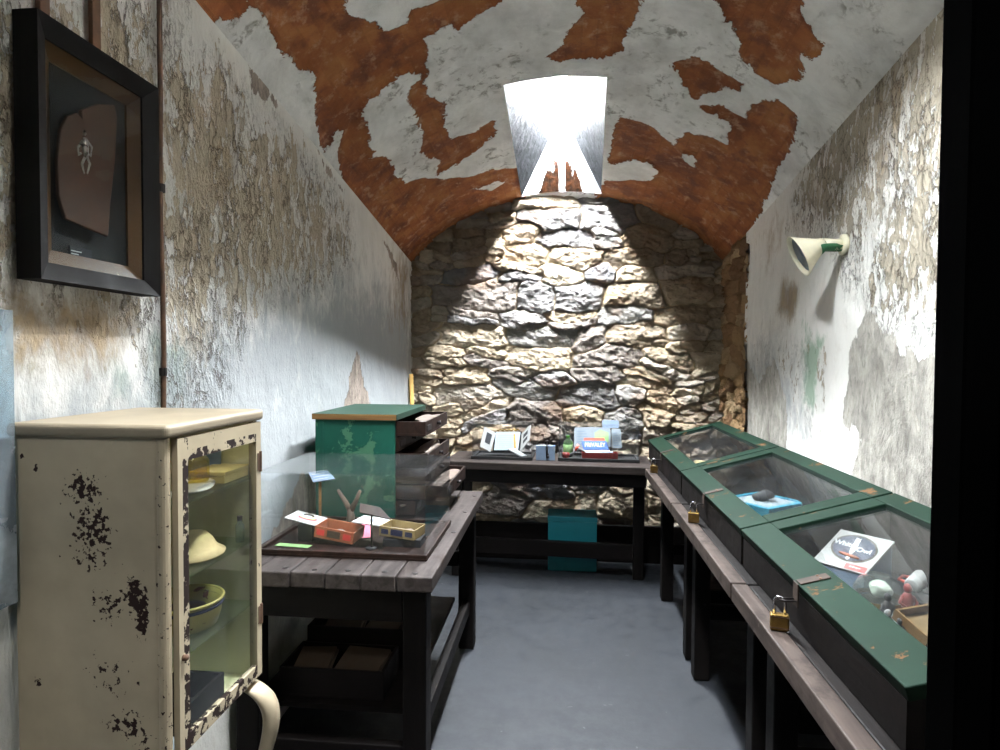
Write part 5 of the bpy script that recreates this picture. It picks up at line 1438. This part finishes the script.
bm = bmesh.new(); tube(bm, [(a.x + 0.015, a.y - 0.02, CZ + 0.010), (a.x + 0.045, a.y + 0.002, CZ + 0.013), (a.x + 0.07, a.y + 0.02, CZ + 0.010)], [0.008, 0.009, 0.006], 10); obj('clip_body', bm, M['coral'], t, True)
bm = bmesh.new(); tube(bm, [(a.x + 0.069, a.y + 0.019, CZ + 0.010), (a.x + 0.088, a.y + 0.03, CZ + 0.008)], [0.0065, 0.004], 10); obj('clip_tip', bm, M['black'], t, True)
# carved figurines
def figurine(px, py, h, mat, label, lean=0, white=False):
    c = pz(px, py)
    t = thing('carved_figurine', label, 'figurine', c, 0, 'small dark carved figures in the nearest case')
    m = Matrix.Translation(c) @ rot('X', lean)
    k = h / 0.09
    bm = bmesh.new(); lathe(bm, [(0.016 * k, 0), (0.017 * k, 0.006 * k), (0.010 * k, 0.014 * k), (0.013 * k, 0.03 * k), (0.016 * k, 0.048 * k), (0.008 * k, 0.062 * k), (0.004 * k, 0.066 * k)], m, 18); obj('robe', bm, mat, t, True)
    bm = bmesh.new(); blob(bm, (0, 0, 0), (0.010 * k, 0.011 * k, 0.013 * k), 3, 0.08, 2, None)
    for v in bm.verts:
        v.co = m @ (v.co + Vector((0, 0, 0.074 * k)))
    obj('head', bm, mat, t, True)
    bm = bmesh.new()
    for s in (-1, 1):
        tube(bm, [m @ Vector((s * 0.012 * k, 0, 0.054 * k)), m @ Vector((s * 0.021 * k, -0.004 * k, 0.038 * k)), m @ Vector((s * 0.010 * k, -0.016 * k, 0.032 * k))], [0.0045 * k, 0.004 * k, 0.003 * k], 8)
    obj('arms', bm, mat, t, True)
    if white:
        bm = bmesh.new(); blob(bm, m @ Vector((-0.006, -0.016 * k, 0.034 * k)), (0.009, 0.005, 0.011), 6, 0.1, 2); obj('white_charm', bm, M['paper'], t, True)
figurine(887, 622, 0.085, M['lump'], 'black carved figurine holding a white charm, in the nearest case', 0, True)
figurine(907, 617, 0.10, M['red_tin'], 'tall dark red carved figurine behind the wooden tray', 0)
figurine(899, 640, 0.06, M['lump'], 'small black figurine at the corner of the wooden tray', 0)
bm = bmesh.new(); a = pz(906, 592); b = pz(929, 613); tube(bm, [a + Vector((0, 0, 0.012)), b + Vector((0, 0, 0.010))], [0.011, 0.006], 10); tag(obj('black_rod', bm, M['black_gloss'], None, True), 'black tapered rod lying behind the figurines', 'rod')
# white cloth under figurines
slip('paper_sheet', 'white sheet of paper lying under the figurines', 'paper', [pz(868, 612, CZ + 0.0016), pz(884, 634, CZ + 0.0016), pz(905, 628, CZ + 0.0016), pz(890, 606, CZ + 0.0016)], M['paper_blue'])
# wooden tray box at the jamb
t = thing('wooden_box', 'small open raw wood box at the edge of the dark door frame', 'box', (0, 0, 0))
c = pz(925, 640)
t.location = (c.x, c.y, CZ)
m = Matrix.Translation((c.x, c.y + 0.01, CZ + 0.024)) @ rot('Z', 24) @ rot('X', 22)
bm = bmesh.new(); open_box(bm, (-0.055, -0.05, 0), (0.095, 0.05, 0.030), 0.005, m); obj('box_body', bm, M['raw_wood'], t)
bm = B(((-0.049, -0.044, 0.006), (0.089, 0.044, 0.009)), m=m); obj('lining', bm, M['tan_wood'], t)
slip('paper_sheet', 'white paper in front of the raw wood box', 'paper', [pz(906, 655, CZ + 0.0016), pz(920, 678, CZ + 0.0016), pz(950, 668, CZ + 0.0016), pz(934, 648, CZ + 0.0016)], M['paper_blue'])
# second case: turquoise box with dark lump
t = thing('jewel_box', 'open turquoise box with white lining in the second case', 'box', (0.96, 3.02, CZ))
Q = [at(752, 512, z=0.915), at(792, 504.5, z=0.915), at(770, 491, z=0.915), at(739, 494, z=0.915)]
c = (Q[0] + Q[1] + Q[2] + Q[3]) / 4
ex = (Q[1] - Q[0]); 
m = frame_of((c.x, c.y, CZ + 0.001), ex, Vector((0, 0, 1)).cross(ex))
wq = ex.length / 2; dq = abs((Q[3] - Q[0]).dot(m.col[1].to_3d())) / 2
bm = bmesh.new(); open_box(bm, (-wq, -dq, 0), (wq, dq, 0.046), 0.026, m); obj('box_body', bm, M['turquoise_box'], t, bevel=0.002)
obj('lining', B(((-wq + 0.027, -dq + 0.027, 0.026), (wq - 0.027, dq - 0.027, 0.042)), m=m), M['paper_blue'], t)
bm = bmesh.new(); blob(bm, m @ Vector((0.01, 0.0, 0.062)), (0.045, 0.035, 0.026), 12, 0.22, 3); tag(obj('dark_lump', bm, M['lump'], None, True), 'dark rounded lump resting in the turquoise box', 'lump')
# third case: a few pale fragments
for k, (x, y, r, lab) in enumerate(((0.90, 4.2, 0.05, 'larger pale stone fragment in the case by the stone wall'), (0.82, 3.95, 0.04, 'smaller pale stone fragment in the case by the stone wall'))):
    bm = bmesh.new(); blob(bm, (x, y, CZ + r * 0.5), (r * 1.3, r, r * 0.55), 31 + k, 0.25, 3); tag(obj('stone_fragment', bm, M['beige'], None, True), lab, 'stone', 'stones in the farthest case')

# ---- wall lamp
t = thing('wall_lamp', 'cream enamel wall lamp with green paint on its arm, on the right wall', 'wall lamp', (XR - 0.006, 2.86, 2.09))
A0 = Vector((XR - 0.002, 2.86, 2.098)); A1 = Vector((1.135, 2.855, 2.100))
ax = Vector((-0.88, 0.12, -0.45)).normalized()
zq = ax; xq = zq.orthogonal().normalized(); yq = zq.cross(xq)
S0 = Vector((1.128, 2.855, 2.100))
m = Matrix(((xq.x, yq.x, zq.x, S0.x), (xq.y, yq.y, zq.y, S0.y), (xq.z, yq.z, zq.z, S0.z), (0, 0, 0, 1)))
bm = bmesh.new(); lathe(bm, [(0.026, -0.01), (0.034, 0.012), (0.054, 0.045), (0.078, 0.082), (0.095, 0.105), (0.097, 0.108), (0.092, 0.108), (0.075, 0.085), (0.05, 0.046), (0.030, 0.014), (0.004, 0.008)], m, 36); obj('lamp_shade', bm, M['shade'], t, True)
bm = bmesh.new(); lathe(bm, [(0.060, 0.0905), (0.079, 0.0925)], m, 32); obj('diffuser', bm, M['grey_blue'], t, True)
bm = bmesh.new(); tube(bm, [A0, (A0 + A1) / 2, A1], [0.027, 0.025, 0.027], 20); obj('arm', bm, M['shade'], t, True)
bm = bmesh.new()
tube(bm, [A0 + Vector((-0.008, -0.003, -0.008)), A1 + Vector((0.002, -0.004, -0.008)), A1 + Vector((-0.022, -0.004, -0.018))], [0.023, 0.024, 0.032], 16)
obj('painted_patch', bm, M['green_spill'], t, True)
bm = bmesh.new(); lathe(bm, [(0.046, -0.004), (0.046, 0.008), (0.036, 0.014)], Matrix.Translation(A0) @ rot('Y', -90), 26); obj('wall_plate', bm, M['shade'], t, True)

# ================================================================ LIGHT
w = bpy.data.worlds.new('daylight'); SC.world = w
w.use_nodes = True
bg = w.node_tree.nodes.get('Background') or w.node_tree.nodes.new('ShaderNodeBackground')
bg.inputs[0].default_value = (0.91, 0.96, 1.0, 1)
bg.inputs[1].default_value = 1050.0
def portal(name, x0, x1, y0, y1, z, tilt=0.0):
    l = bpy.data.lights.new(name, 'AREA')
    l.shape = 'RECTANGLE'; l.size = x1 - x0; l.size_y = y1 - y0
    l.cycles.is_portal = True
    o = bpy.data.objects.new(name, l); COL.objects.link(o)
    o.location = ((x0 + x1) / 2, (y0 + y1) / 2, z)
    o.rotation_euler = (tilt, 0, 0)
portal('slit_portal', *SLIT1, TOP1((SLIT1[2] + SLIT1[3]) / 2) - 0.004, -math.atan(0.14))
portal('slit_portal', *SLIT2, TOP2 - 0.004)
portal('slit_portal', *SLIT3, TOP2 - 0.004)  # added fill opening behind the camera
